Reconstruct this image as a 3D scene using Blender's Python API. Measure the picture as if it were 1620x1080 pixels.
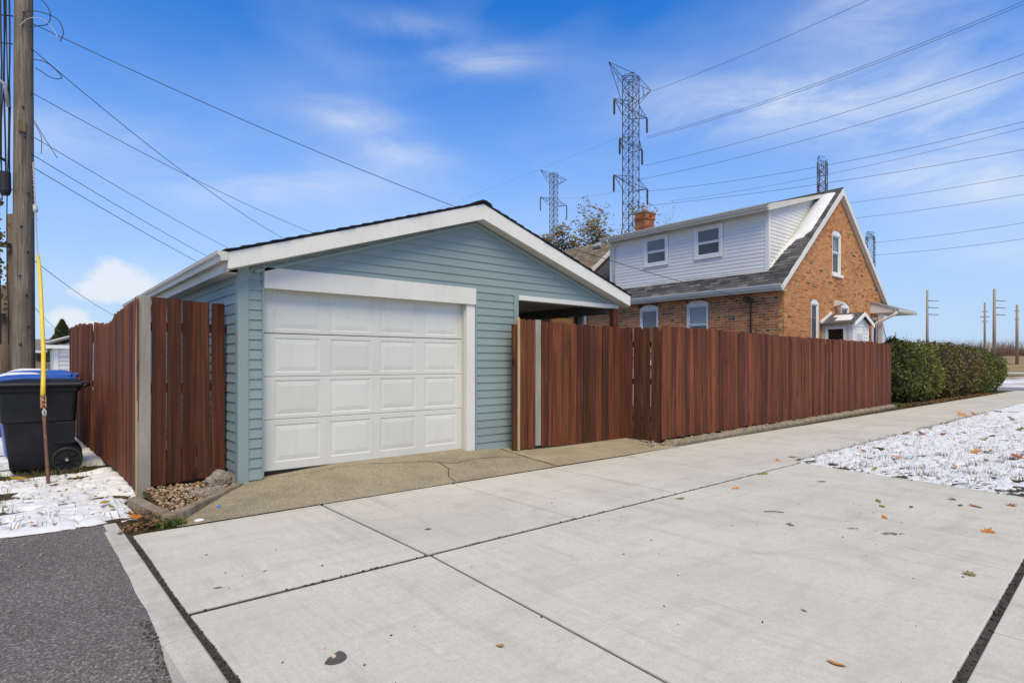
import bpy, bmesh, math, random
import numpy as np
from mathutils import Vector, Matrix, noise as mnoise
R = math.radians
random.seed(7)
rng = np.random.default_rng(7)
scene = bpy.context.scene
for o in list(bpy.data.objects):
    bpy.data.objects.remove(o)
col = scene.collection

# ------------------------------------------------------------------ camera
CZ = 1.30
cam_d = bpy.data.cameras.new('camera')
cam_d.sensor_width = 36.0
cam_d.lens = 922.0 / 1620.0 * 36.0
cam_d.shift_y = 34.0 / 1620.0
cam_d.clip_start = 0.05
cam_d.clip_end = 3000
cam = bpy.data.objects.new('camera', cam_d)
cam.location = (0, 0, CZ)
cam.rotation_euler = (R(90), 0, R(49.902 - 90))
col.objects.link(cam)
scene.camera = cam

# ------------------------------------------------------------------ world, sun, exposure
SUN_AZ = 240.0          # direction (from +X, counter-clockwise) in which the sun stands
SUN_EL = 58.0
world = bpy.data.worlds.new('World')
scene.world = world
world.use_nodes = True
WN = world.node_tree
WN.nodes.clear()
def wn(t, **k):
    n = WN.nodes.new(t)
    for a, b in k.items():
        setattr(n, a, b)
    return n
def wl(a, b):
    WN.links.new(a, b)
def wmath(op, a, b=None, c=None, clamp=False):
    n = wn('ShaderNodeMath', operation=op)
    n.use_clamp = clamp
    for i, x in enumerate((a, b, c)):
        if x is None:
            continue
        if isinstance(x, (int, float)):
            n.inputs[i].default_value = x
        else:
            wl(x, n.inputs[i])
    return n.outputs[0]
sky = wn('ShaderNodeTexSky', sky_type='NISHITA')
sky.sun_disc = False
sky.sun_elevation = R(SUN_EL)
sky.sun_rotation = R(90 - SUN_AZ)
sky.altitude = 150
sky.air_density = 1.0
sky.dust_density = 0.35
sky.ozone_density = 3.0
tc = wn('ShaderNodeTexCoord')
sep = wn('ShaderNodeSeparateXYZ')
wl(tc.outputs['Generated'], sep.inputs[0])
az = wmath('ARCTAN2', sep.outputs[1], sep.outputs[0])
el = wmath('ARCSINE', sep.outputs[2])
cmb = wn('ShaderNodeCombineXYZ')
wl(az, cmb.inputs[0]); wl(el, cmb.inputs[1])
def wnoise(scale, detail, rough, dist=0.0, sx=1.0, sy=1.0, rot=0.0, off=0.0):
    mp = wn('ShaderNodeMapping')
    mp.inputs['Scale'].default_value = (sx, sy, 1)
    mp.inputs['Rotation'].default_value = (0, 0, rot)
    mp.inputs['Location'].default_value = (off, off * .7, off)
    wl(cmb.outputs[0], mp.inputs[0])
    n = wn('ShaderNodeTexNoise')
    n.inputs['Scale'].default_value = scale
    n.inputs['Detail'].default_value = detail
    n.inputs['Roughness'].default_value = rough
    n.inputs['Distortion'].default_value = dist
    wl(mp.outputs[0], n.inputs['Vector'])
    return n.outputs['Fac']
cir = wnoise(9, 8, .62, .6, .55, 1.7, .3, 3.1)       # fibrous cirrus
soft = wnoise(4.2, 3, .5, .3, .7, 1.5, .25, 8.3)
puff = wnoise(26, 8, .6, .15, 1, 1.1, 0, 1.7)
total = None
# wisps: azimuth, elevation, radii, tilt, strength
wisps = [(1.1357, .3867, .085, .024, .06, .46), (.9089, .4771, .095, .020, -.05, .50), (1.05, .3378, .070, .018, .05, .40),
         (.48, .385, .17, .042, .10, .55), (.24, .335, .13, .075, .25, .50), (.20, .235, .11, .034, .08, .50),
         (1.04, .5186, .10, .016, 0, .26), (1.47, .31, .14, .028, -.12, .36), (1.24, .275, .20, .030, -.14, .38),
         (1.40, .115, .12, .018, -.05, .35), (.30, .47, .10, .06, .2, .36), (.12, .15, .14, .03, .05, .30),
         (-.35, .33, .25, .06, .15, .45), (2.1, .4, .22, .05, -.1, .45), (2.8, .3, .3, .06, 0, .45), (-1.2, .5, .3, .07, 0, .45), (4.2, .4, .3, .07, 0, .45)]
def blob(a0, e0, ra, re, tilt):
    da = wmath('SUBTRACT', az, a0); de = wmath('SUBTRACT', el, e0)
    c, s = math.cos(tilt), math.sin(tilt)
    u = wmath('ADD', wmath('MULTIPLY', da, c / ra), wmath('MULTIPLY', de, s / ra))
    v = wmath('ADD', wmath('MULTIPLY', da, -s / re), wmath('MULTIPLY', de, c / re))
    r2 = wmath('ADD', wmath('MULTIPLY', u, u), wmath('MULTIPLY', v, v))
    return r2
for (a0, e0, ra, re, ti, st) in wisps:
    g = wmath('EXPONENT', wmath('MULTIPLY', blob(a0, e0, ra, re, ti), -1.0))
    g = wmath('MULTIPLY', g, st)
    total = g if total is None else wmath('ADD', total, g)
cirm = wn('ShaderNodeMapRange'); cirm.inputs[1].default_value = .38; cirm.inputs[2].default_value = .72
wl(cir, cirm.inputs[0])
total = wmath('MULTIPLY', total, wmath('ADD', wmath('MULTIPLY', cirm.outputs[0], 1.15), .28))
softm = wn('ShaderNodeMapRange'); softm.inputs[1].default_value = .45; softm.inputs[2].default_value = .85
softm.inputs[4].default_value = .22
wl(soft, softm.inputs[0])
total = wmath('ADD', total, softm.outputs[0])
cum = None
for (a0, e0, ra, re) in [(1.462, .113, .056, .036), (1.488, .103, .040, .020), (1.43, .100, .035, .020), (1.524, .058, .034, .020), (1.50, .050, .03, .014), (-.5, .12, .1, .04), (2.4, .1, .12, .04), (3.4, .12, .1, .04)]:
    r2 = blob(a0, e0, ra, re, 0)
    rr = wmath('ADD', wmath('SQRT', r2), wmath('MULTIPLY', wmath('SUBTRACT', puff, .5), 1.5))
    m = wn('ShaderNodeMapRange'); m.inputs[1].default_value = 1.0; m.inputs[2].default_value = .55
    wl(rr, m.inputs[0])
    cum = m.outputs[0] if cum is None else wmath('MAXIMUM', cum, m.outputs[0])
total = wmath('MAXIMUM', total, wmath('MULTIPLY', cum, .86), clamp=True)
hz = wn('ShaderNodeMapRange'); hz.interpolation_type = 'SMOOTHSTEP'; hz.inputs[1].default_value = .58; hz.inputs[2].default_value = -.04
hz.inputs[4].default_value = .92
wl(el, hz.inputs[0])
hsv = wn('ShaderNodeHueSaturation')
hsv.inputs['Hue'].default_value = .511
hsv.inputs['Saturation'].default_value = 1.40
hsv.inputs['Value'].default_value = 1.42
wl(sky.outputs[0], hsv.inputs['Color'])
mx = wn('ShaderNodeMix', data_type='RGBA')
mx.inputs['B'].default_value = (5.3, 5.6, 6.0, 1)
mh = wn('ShaderNodeMix', data_type='RGBA')
mh.inputs['B'].default_value = (2.75, 3.75, 5.5, 1)
wl(hz.outputs[0], mh.inputs['Factor'])
wl(hsv.outputs[0], mh.inputs['A'])
wl(total, mx.inputs['Factor'])
wl(mh.outputs['Result'], mx.inputs['A'])
bg = wn('ShaderNodeBackground')
bg.inputs['Strength'].default_value = 0.15
wl(mx.outputs['Result'], bg.inputs['Color'])
wo = wn('ShaderNodeOutputWorld')
wl(bg.outputs[0], wo.inputs['Surface'])

sun_d = bpy.data.lights.new('sun', 'SUN')
sun_d.energy = 3.9
sun_d.angle = R(38)
sun_d.color = (1.0, .85, .54)
sun = bpy.data.objects.new('sun', sun_d)
sdir = Vector((math.cos(R(SUN_EL)) * math.cos(R(SUN_AZ)), math.cos(R(SUN_EL)) * math.sin(R(SUN_AZ)), math.sin(R(SUN_EL))))
sun.rotation_euler = (-sdir).to_track_quat('-Z', 'Y').to_euler()
sun.location = sdir * 60
col.objects.link(sun)
scene.view_settings.view_transform = 'Standard'
scene.view_settings.look = 'None'
scene.view_settings.exposure = 0.05
scene.view_settings.gamma = 1.0
scene.view_settings.use_curve_mapping = False
scene.render.engine = 'CYCLES'

# ------------------------------------------------------------------ helpers: objects
WO = {}
def put(o, parent, origin):
    origin = Vector(origin)
    col.objects.link(o)
    WO[o.name] = origin
    if parent is not None:
        o.parent = parent
        o.location = origin - WO[parent.name]
    else:
        o.location = origin
    return o
def tag(o, label=None, cat=None, group=None, kind=None):
    if label: o['label'] = label
    if cat: o['category'] = cat
    if group: o['group'] = group
    if kind: o['kind'] = kind
    return o
def thing(name, loc, label, cat, group=None, kind=None):
    o = bpy.data.objects.new(name, None)
    o.empty_display_size = .2
    put(o, None, loc)
    return tag(o, label, cat, group, kind)
class MB:
    def __init__(s):
        s.v = []; s.f = []
    def add(s, vs, fs):
        b = len(s.v)
        s.v += [tuple(p) for p in vs]
        s.f += [tuple(b + i for i in f) for f in fs]
        return s
    def box(s, x0, x1, y0, y1, z0, z1):
        return s.hexa([(x0, y0, z0), (x1, y0, z0), (x1, y1, z0), (x0, y1, z0), (x0, y0, z1), (x1, y0, z1), (x1, y1, z1), (x0, y1, z1)])
    def hexa(s, p):
        return s.add(p, [(0, 3, 2, 1), (4, 5, 6, 7), (0, 1, 5, 4), (1, 2, 6, 5), (2, 3, 7, 6), (3, 0, 4, 7)])
    def obox(s, c, ax, ay, az, hx, hy, hz):
        c = Vector(c); ax = Vector(ax).normalized() * hx; ay = Vector(ay).normalized() * hy; az = Vector(az).normalized() * hz
        return s.hexa([c - ax - ay - az, c + ax - ay - az, c + ax + ay - az, c - ax + ay - az, c - ax - ay + az, c + ax - ay + az, c + ax + ay + az, c - ax + ay + az])
    def prism(s, poly, d):
        n = len(poly); d = Vector(d)
        a = [Vector(p) for p in poly]
        return s.add(a + [p + d for p in a], [tuple(range(n))[::-1], tuple(range(n, 2 * n))] + [(i, (i + 1) % n, n + (i + 1) % n, n + i) for i in range(n)])
    def bar(s, a, b, r, n=4, r2=None):
        return s.tube([a, b], [r, r if r2 is None else r2], n)
    def tube(s, pts, rad, n=8, cap=True):
        pts = [Vector(p) for p in pts]
        if isinstance(rad, (int, float)): rad = [rad] * len(pts)
        base = len(s.v)
        prev = None
        for i, p in enumerate(pts):
            d = (pts[min(i + 1, len(pts) - 1)] - pts[max(i - 1, 0)])
            if d.length < 1e-9: d = Vector((0, 0, 1))
            d.normalize()
            if prev is None:
                u = d.orthogonal().normalized()
            else:
                u = prev - d * prev.dot(d)
                u = u.normalized() if u.length > 1e-6 else d.orthogonal().normalized()
            prev = u
            w = d.cross(u)
            for k in range(n):
                a = 2 * math.pi * (k + .5) / n
                s.v.append(tuple(p + (u * math.cos(a) + w * math.sin(a)) * rad[i]))
        for i in range(len(pts) - 1):
            for k in range(n):
                a = base + i * n + k; b = base + i * n + (k + 1) % n
                s.f.append((a, b, b + n, a + n))
        if cap:
            s.f.append(tuple(base + k for k in range(n))[::-1])
            e = base + (len(pts) - 1) * n
            s.f.append(tuple(e + k for k in range(n)))
        return s
    def lathe(s, c, axis, prof, n=24):
        # prof: list of (radius, offset along axis)
        c = Vector(c); ax = Vector(axis).normalized(); u = ax.orthogonal().normalized(); w = ax.cross(u)
        base = len(s.v)
        for (r, h) in prof:
            for k in range(n):
                a = 2 * math.pi * k / n
                s.v.append(tuple(c + ax * h + (u * math.cos(a) + w * math.sin(a)) * r))
        for i in range(len(prof) - 1):
            for k in range(n):
                a = base + i * n + k; b = base + i * n + (k + 1) % n
                s.f.append((a, b, b + n, a + n))
        s.f.append(tuple(base + k for k in range(n))[::-1])
        e = base + (len(prof) - 1) * n
        s.f.append(tuple(e + k for k in range(n)))
        return s
    def mesh(s, name, origin=(0, 0, 0), smooth=False, fix=True):
        o = Vector(origin)
        me = bpy.data.meshes.new(name)
        me.from_pydata([(p[0] - o.x, p[1] - o.y, p[2] - o.z) for p in s.v], [], s.f)
        if fix and len(s.f) < 30000:
            bm = bmesh.new(); bm.from_mesh(me)
            bmesh.ops.recalc_face_normals(bm, faces=bm.faces)
            bm.to_mesh(me); bm.free()
        if smooth:
            me.polygons.foreach_set('use_smooth', [True] * len(me.polygons))
        me.update()
        return me
    def build(s, name, mat, parent=None, origin=None, smooth=False, bevel=0, fix=True):
        if origin is None:
            xs = [p[0] for p in s.v]; ys = [p[1] for p in s.v]; zs = [p[2] for p in s.v]
            origin = ((min(xs) + max(xs)) / 2, (min(ys) + max(ys)) / 2, min(zs))
        me = s.mesh(name, origin, smooth, fix)
        me.materials.append(mat)
        o = bpy.data.objects.new(name, me)
        put(o, parent, origin)
        if bevel:
            m = o.modifiers.new('bevel', 'BEVEL'); m.width = bevel; m.segments = 2; m.limit_method = 'ANGLE'; m.angle_limit = R(40)
        return o
def inst(name, me, mat, parent, loc, rot=(0, 0, 0), scale=(1, 1, 1)):
    o = bpy.data.objects.new(name, me)
    if not me.materials: me.materials.append(mat)
    put(o, parent, loc)
    o.rotation_euler = rot
    o.scale = scale
    if mat is not None and me.materials[0] != mat:
        o.material_slots[0].link = 'OBJECT'; o.material_slots[0].material = mat
    return o
def fbm(x, y, z=0.0, o=4):
    v = 0; a = .5; f = 1.0
    for _ in range(o):
        v += a * mnoise.noise((x * f, y * f, z * f + 3.7 * f)); f *= 2.03; a *= .5
    return v

# ------------------------------------------------------------------ helpers: materials
class NT:
    def __init__(s, name):
        s.m = bpy.data.materials.new(name); s.m.use_nodes = True
        s.t = s.m.node_tree; s.t.nodes.clear()
        s.out = s.n('ShaderNodeOutputMaterial')
        s.p = s.n('ShaderNodeBsdfPrincipled')
        s.l(s.p.outputs[0], s.out.inputs['Surface'])
    def n(s, t, **k):
        x = s.t.nodes.new(t)
        for a, b in k.items(): setattr(x, a, b)
        return x
    def l(s, a, b): s.t.links.new(a, b)
    def coord(s, kind='Object', scale=(1, 1, 1), rot=(0, 0, 0), rand=0.0):
        if kind == 'World':
            src = s.n('ShaderNodeNewGeometry').outputs['Position']
        else:
            src = s.n('ShaderNodeTexCoord').outputs[kind]
        if rand:
            oi = s.n('ShaderNodeObjectInfo')
            mu = s.n('ShaderNodeVectorMath', operation='SCALE'); mu.inputs[0].default_value = (rand, rand * .7, rand * 1.3)
            s.l(oi.outputs['Random'], mu.inputs['Scale'])
            ad = s.n('ShaderNodeVectorMath', operation='ADD'); s.l(src, ad.inputs[0]); s.l(mu.outputs[0], ad.inputs[1]); src = ad.outputs[0]
        mp = s.n('ShaderNodeMapping'); mp.inputs['Scale'].default_value = scale; mp.inputs['Rotation'].default_value = rot
        s.l(src, mp.inputs[0])
        return mp.outputs[0]
    def noise(s, vec, scale, detail=4, rough=.55, dist=0):
        x = s.n('ShaderNodeTexNoise'); x.inputs['Scale'].default_value = scale; x.inputs['Detail'].default_value = detail
        x.inputs['Roughness'].default_value = rough; x.inputs['Distortion'].default_value = dist
        s.l(vec, x.inputs['Vector']); return x.outputs['Fac']
    def voro(s, vec, scale, feature='F1', out='Distance'):
        x = s.n('ShaderNodeTexVoronoi', feature=feature); x.inputs['Scale'].default_value = scale
        s.l(vec, x.inputs['Vector']); return x.outputs[out]
    def ramp(s, fac, stops, interp='LINEAR'):
        x = s.n('ShaderNodeValToRGB'); cr = x.color_ramp; cr.interpolation = interp
        while len(cr.elements) < len(stops): cr.elements.new(.5)
        for e, (p, c) in zip(cr.elements, stops):
            e.position = p; e.color = (*c, 1) if len(c) == 3 else c
        s.l(fac, x.inputs[0]); return x.outputs[0]
    def mix(s, fac, a, b, blend='MIX'):
        x = s.n('ShaderNodeMix', data_type='RGBA', blend_type=blend)
        for i, q in (('Factor', fac), ('A', a), ('B', b)):
            if isinstance(q, (int, float)): x.inputs[i].default_value = q
            elif isinstance(q, tuple): x.inputs[i].default_value = (*q, 1)
            else: s.l(q, x.inputs[i])
        return x.outputs['Result']
    def math(s, op, a, b=0.0, clamp=False):
        x = s.n('ShaderNodeMath', operation=op); x.use_clamp = clamp
        for i, q in enumerate((a, b)):
            if isinstance(q, (int, float)): x.inputs[i].default_value = q
            else: s.l(q, x.inputs[i])
        return x.outputs[0]
    def mrange(s, v, a, b, c=0.0, d=1.0):
        x = s.n('ShaderNodeMapRange')
        for i, q in enumerate((a, b, c, d)): x.inputs[i + 1].default_value = q
        s.l(v, x.inputs[0]); return x.outputs[0]
    def rnd(s, island=False):
        oi = s.n('ShaderNodeObjectInfo').outputs['Random']
        if island:
            g = s.n('ShaderNodeNewGeometry').outputs['Random Per Island']
            oi = s.math('FRACT', s.math('ADD', oi, g))
        return oi
    def hsv(s, c, h=None, sat=None, val=None):
        x = s.n('ShaderNodeHueSaturation')
        for nm, q in (('Hue', h), ('Saturation', sat), ('Value', val)):
            if q is None: continue
            if isinstance(q, (int, float)): x.inputs[nm].default_value = q
            else: s.l(q, x.inputs[nm])
        s.l(c, x.inputs['Color']); return x.outputs[0]
    def fin(s, color, rough=.8, bump=None, bs=.3, bd=.01, spec=.35, metal=0.0):
        for nm, q in (('Base Color', color), ('Roughness', rough), ('Metallic', metal), ('Specular IOR Level', spec)):
            if isinstance(q, (int, float)): s.p.inputs[nm].default_value = q
            elif isinstance(q, tuple): s.p.inputs[nm].default_value = (*q, 1)
            else: s.l(q, s.p.inputs[nm])
        if bump is not None:
            b = s.n('ShaderNodeBump'); b.inputs['Strength'].default_value = bs; b.inputs['Distance'].default_value = bd
            s.l(bump, b.inputs['Height']); s.l(b.outputs[0], s.p.inputs['Normal'])
        return s.m
def paint(name, c, rough=.55, var=.06, scale=3.0, dirt=.10, dirtc=(.22, .2, .17), fine=.3, spec=.35):
    t = NT(name)
    v = t.coord('World')
    n1 = t.noise(v, scale, 5, .6)
    n2 = t.noise(t.coord('World', (1, 1, .25)), 9, 6, .65)
    a = tuple(x * (1 - var) for x in c); b = tuple(min(1, x * (1 + var)) for x in c)
    cc = t.mix(t.mrange(n1, .35, .65), a, b)
    cc = t.mix(t.math('MULTIPLY', t.mrange(n2, .52, .80), dirt), cc, dirtc)
    cc = t.hsv(cc, val=t.mrange(t.rnd(), 0, 1, .965, 1.035))
    return t.fin(cc, rough, t.noise(v, 60, 3), fine * .5, .003, spec)

M = {}
# stained fence wood
def wood_stain(name, dark, mid, lite, rv=.30, worn=.4):
    t = NT(name)
    v = t.coord('Object', (1, 1, .055), rand=37.0)
    g = t.noise(v, 34, 6, .62, .35)
    g2 = t.noise(t.coord('Object', (1, 1, .18), rand=11.0), 7, 4, .6, .4)
    c = t.ramp(g, [(.28, dark), (.5, mid), (.74, lite)])
    c = t.mix(t.mrange(g2, .32, .58, .70, 0), c, dark)
    kn = t.voro(t.coord('Object', (1, .3, .42), rand=53.0), 5.5)
    c = t.mix(t.mrange(kn, .06, .15, .8, 0), c, tuple(x * .35 for x in dark))
    fl = t.noise(t.coord('Object', (1, 1, .12), rand=91.0), 26, 7, .7, .5)
    c = t.mix(t.mrange(fl, .66, .74, 0, worn), c, (.30, .21, .15))
    r = t.rnd()
    c = t.hsv(c, h=t.mrange(r, 0, 1, .494, .507), val=t.mrange(t.math('FRACT', t.math('MULTIPLY', r, 7.31)), 0, 1, 1 - rv, 1 + rv))
    return t.fin(c, .78, t.math('ADD', g, t.math('MULTIPLY', kn, .4)), .5, .004, .25)
M['stain'] = wood_stain('red brown fence stain', (.048, .0150, .0070), (.132, .0395, .0165), (.230, .0770, .0335))
M['stain_dark'] = wood_stain('dark weathered fence stain', (.034, .0118, .0060), (.088, .0280, .0128), (.165, .0570, .0265), .26, .35)
M['stain_lite'] = wood_stain('bright fence stain', (.068, .0205, .0092), (.170, .0500, .0205), (.270, .0900, .0390), .24, .2)
def raw_wood(name, a, b, c3):
    t = NT(name)
    v = t.coord('Object', (1, 1, .04), rand=19)
    g = t.noise(v, 38, 8, .72, .55)
    g2 = t.noise(t.coord('World'), 2.1, 4)
    c = t.ramp(g, [(.3, a), (.55, b), (.78, c3)])
    c = t.mix(t.mrange(g2, .4, .7, 0, .35), c, a)
    return t.fin(c, .85, g, .6, .006, .2)
M['grey_wood'] = raw_wood('weathered bare timber', (.20, .175, .14), (.33, .30, .25), (.44, .40, .34))
M['yellow_wood'] = raw_wood('cut timber edge', (.34, .25, .13), (.46, .36, .21), (.54, .44, .28))
M['pole'] = raw_wood('utility pole timber', (.055, .043, .034), (.20, .165, .128), (.34, .29, .235))
M['pole2'] = raw_wood('brown pole timber', (.09, .062, .038), (.17, .12, .078), (.25, .19, .13))
M['teal'] = paint('blue green vinyl siding', (.222, .285, .280), .5, .03, 2.0, .05)
M['teal_trim'] = paint('blue green trim', (.230, .295, .288), .5, .03, 2.0, .05)
M['white'] = paint('white painted trim', (.66, .65, .59), .5, .03, 2.0, .12)
M['cream'] = paint('cream aluminium trim', (.58, .555, .475), .45, .04, 2.0, .14)
M['door'] = paint('white steel garage door', (.60, .598, .545), .42, .03, 1.2, .14)
M['vinyl'] = paint('pale grey vinyl siding', (.70, .68, .64), .5, .02, 2, .05)
M['winframe'] = paint('white window frame', (.74, .73, .70), .45, .02, 3, .08)
M['found'] = paint('painted foundation', (.52, .49, .43), .8, .06, 4, .3)
M['darkwood'] = paint('dark carport timber', (.14, .13, .12), .8, .1, 3, .2)
M['ceiling'] = paint('carport ceiling board', (.62, .60, .56), .8, .08, 2, .2)
M['black_metal'] = paint('black metal', (.02, .02, .021), .5, .1, 8, .1)
M['rubber'] = paint('black rubber', (.018, .018, .018), .75, .1, 8, .2)
M['dark'] = paint('dark seal', (.012, .012, .012), .8, .1, 5, .1)
M['rust'] = paint('rusty steel', (.13, .068, .048), .8, .25, 18, .5, (.05, .025, .018))
M['rustor'] = paint('rusted orange clamp', (.36, .16, .09), .8, .3, 30, .5, (.10, .04, .02))
M['steel'] = paint('galvanised steel', (.30, .30, .31), .45, .1, 14, .2, spec=.5)
M['pylon'] = paint('weathered pylon steel', (.045, .043, .044), .7, .1, 2, .2)
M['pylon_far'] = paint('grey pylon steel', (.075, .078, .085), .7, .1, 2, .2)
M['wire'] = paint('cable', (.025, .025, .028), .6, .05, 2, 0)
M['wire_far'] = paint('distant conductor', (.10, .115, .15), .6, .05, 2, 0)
M['alum'] = paint('grey cable wrap', (.42, .42, .42), .4, .1, 9, .1)
M['yellow'] = paint('yellow plastic guard', (.66, .50, .045), .5, .06, 4, .18)
M['mast'] = paint('dark brown service mast', (.05, .034, .028), .6, .1, 5, .2)
M['curtain'] = paint('pale curtain', (.52, .52, .52), .9, .1, 20, 0)
M['blind'] = paint('grey blind', (.22, .22, .21), .9, .06, 6, 0)
M['inner'] = paint('dim room', (.10, .095, .09), .9, .1, 3, 0)
def glass():
    t = NT('window pane')
    tr = t.n('ShaderNodeBsdfTransparent'); tr.inputs[0].default_value = (.80, .82, .82, 1)
    gl = t.n('ShaderNodeBsdfGlossy'); gl.inputs['Roughness'].default_value = .03; gl.inputs[0].default_value = (.9, .9, .9, 1)
    fr = t.n('ShaderNodeFresnel'); fr.inputs[0].default_value = 1.5
    ms = t.n('ShaderNodeMixShader')
    t.l(t.math('MULTIPLY', fr.outputs[0], .55), ms.inputs[0]); t.l(tr.outputs[0], ms.inputs[1]); t.l(gl.outputs[0], ms.inputs[2])
    t.l(ms.outputs[0], t.out.inputs['Surface'])
    return t.m
M['glass'] = glass()
def cart_plastic(name, c, rough=.42):
    t = NT(name)
    v = t.coord('World')
    n = t.noise(v, 4.0, 5, .65, .4)
    cc = t.mix(t.mrange(n, .48, .78, 0, .5), c, tuple(min(1, x * 1.4 + .02) for x in c))
    return t.fin(cc, t.mrange(n, .3, .7, rough - .08, rough + .2), t.noise(v, 160, 2), .25, .002, .4)
M['cart'] = cart_plastic('black cart plastic', (.006, .006, .0065))
M['cart_blue'] = cart_plastic('blue cart plastic', (.022, .085, .36), .4)
def concrete():
    t = NT('broom finished concrete')
    w = t.coord('World')
    big = t.noise(w, .9, 5, .6, .5)
    med = t.noise(t.coord('World', (.35, 1.5, 1)), 3.4, 6, .66, .6)
    fin = t.noise(w, 70, 4, .6)
    broom = t.noise(t.coord('World', (1.0, .018, 1)), 150, 3, .6, .15)
    c = t.ramp(big, [(.28, (.478, .464, .392)), (.5, (.543, .528, .450)), (.72, (.588, .573, .494))])
    c = t.mix(t.mrange(med, .48, .70, 0, .55), c, (.40, .385, .325))
    c = t.mix(t.mrange(fin, .42, .66, 0, .30), c, (.34, .32, .27))
    c = t.mix(t.mrange(broom, .48, .70, 0, .30), c, (.38, .36, .31))
    sp = t.voro(w, 13)
    c = t.mix(t.mrange(sp, .012, .05, .55, 0), c, (.10, .09, .075))
    st = t.noise(t.coord('World', (1, 1, 1), (0, 0, .4)), 1.7, 7, .72, .9)
    c = t.mix(t.mrange(st, .55, .70, 0, .40), c, (.27, .255, .21))
    gr = t.noise(w, 24, 7, .75, .3)
    c = t.mix(t.mrange(gr, .42, .62, 0, .34), c, (.37, .36, .305))
    # tyre scuffs
    sc = t.noise(t.coord('World', (3.0, .35, 1), (0, 0, -.12)), 1.6, 6, .7, .3)
    c = t.mix(t.mrange(sc, .53, .70, 0, .40), c, (.29, .28, .245))
    b2 = t.noise(t.coord('World', (1.0, .03, 1)), 38, 4, .65, .2)
    c = t.mix(t.math('MULTIPLY', t.mrange(b2, .46, .68, 0, .45), t.mrange(t.noise(w, .8, 3), .42, .62)), c, (.39, .375, .32))
    c = t.hsv(c, val=t.mrange(t.rnd(), 0, 1, .97, 1.03))
    h = t.math('ADD', t.math('MULTIPLY', broom, .8), t.math('MULTIPLY', fin, .5))
    return t.fin(c, .88, h, .32, .004, .2)
M['concrete'] = concrete()
def oldcon():
    t = NT('old kerb concrete')
    w = t.coord('World')
    n = t.noise(w, 3, 7, .7, .4); f = t.noise(w, 80, 4, .7)
    c = t.ramp(n, [(.3, (.36, .34, .29)), (.55, (.49, .47, .41)), (.75, (.55, .53, .47))])
    c = t.mix(t.mrange(f, .48, .68, 0, .4), c, (.24, .22, .19))
    return t.fin(c, .9, t.math('ADD', f, n), .5, .008, .2)
M['kerb'] = oldcon()
def tancon():
    t = NT('tan rough kerb stone')
    w = t.coord('World')
    n = t.noise(w, 6, 7, .7, .4); f = t.noise(w, 90, 4, .7)
    c = t.ramp(n, [(.3, (.13, .105, .07)), (.52, (.25, .205, .145)), (.75, (.36, .31, .235))])
    c = t.mix(t.mrange(f, .48, .68, 0, .45), c, (.12, .10, .07))
    return t.fin(c, .92, t.math('ADD', f, n), .7, .012, .15)
M['tanstone'] = tancon()
def aggregate():
    t = NT('exposed aggregate concrete')
    w = t.coord('World')
    cell = t.voro(w, 125, 'F1', 'Color')
    d = t.voro(w, 125)
    sepn = t.n('ShaderNodeSeparateColor'); t.l(cell, sepn.inputs[0])
    c = t.ramp(sepn.outputs[0], [(0, (.19, .155, .10)), (.3, (.26, .215, .14)), (.55, (.31, .262, .175)), (.8, (.35, .305, .215)), (1, (.43, .39, .31))])
    c = t.mix(t.mrange(d, .45, .8, 0, .4), c, (.17, .135, .08))
    n = t.noise(w, 1.6, 6, .65, .5)
    c = t.mix(t.mrange(n, .45, .66, 0, .55), c, (.15, .125, .088))
    ns = t.noise(t.coord('World', (.5, 1.6, 1)), 2.6, 5, .6, .5)
    c = t.mix(t.mrange(ns, .5, .75, 0, .4), c, (.34, .285, .19))
    h = t.math('SUBTRACT', 1.0, d)
    return t.fin(c, .88, h, .7, .006, .25)
M['aggregate'] = aggregate()
def tanslab():
    t = NT('worn tan concrete')
    w = t.coord('World')
    n = t.noise(w, 2.3, 7, .68, .5); f = t.noise(w, 95, 5, .7)
    c = t.ramp(n, [(.3, (.235, .19, .115)), (.55, (.315, .265, .18)), (.78, (.38, .33, .235))])
    c = t.mix(t.mrange(f, .48, .68, 0, .3), c, (.19, .155, .10))
    return t.fin(c, .9, f, .4, .004, .2)
M['tanslab'] = tanslab()
def asphalt(name, base, spk):
    t = NT(name)
    w = t.coord('World')
    cell = t.voro(w, 120, 'F1', 'Color'); d = t.voro(w, 120)
    sepn = t.n('ShaderNodeSeparateColor'); t.l(cell, sepn.inputs[0])
    c = t.ramp(sepn.outputs[0], [(0, tuple(x * .62 for x in base)), (.55, base), (.85, tuple(x * 1.3 for x in base)), (1, spk)])
    n = t.noise(w, 1.1, 5, .6, .4)
    c = t.hsv(c, val=t.mrange(n, .3, .7, .88, 1.12))
    return t.fin(c, .9, t.math('SUBTRACT', 1.0, d), .6, .006, .25)
M['asphalt'] = asphalt('alley asphalt', (.128, .116, .108), (.28, .26, .24))
M['street'] = asphalt('street asphalt', (.19, .185, .185), (.33, .32, .31))
M['patch'] = asphalt('fresh asphalt crumbs', (.07, .064, .06), (.14, .13, .12))
def snow():
    t = NT('thin snow')
    w = t.coord('World')
    n = t.noise(w, 5, 6, .65); f = t.noise(w, 120, 4, .7)
    c = t.ramp(n, [(.3, (.57, .585, .60)), (.6, (.66, .672, .685))])
    p = t.fin(c, .75, t.math('ADD', n, t.math('MULTIPLY', f, .35)), .35, .012, .3)
    return p
M['snow'] = snow()
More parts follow.
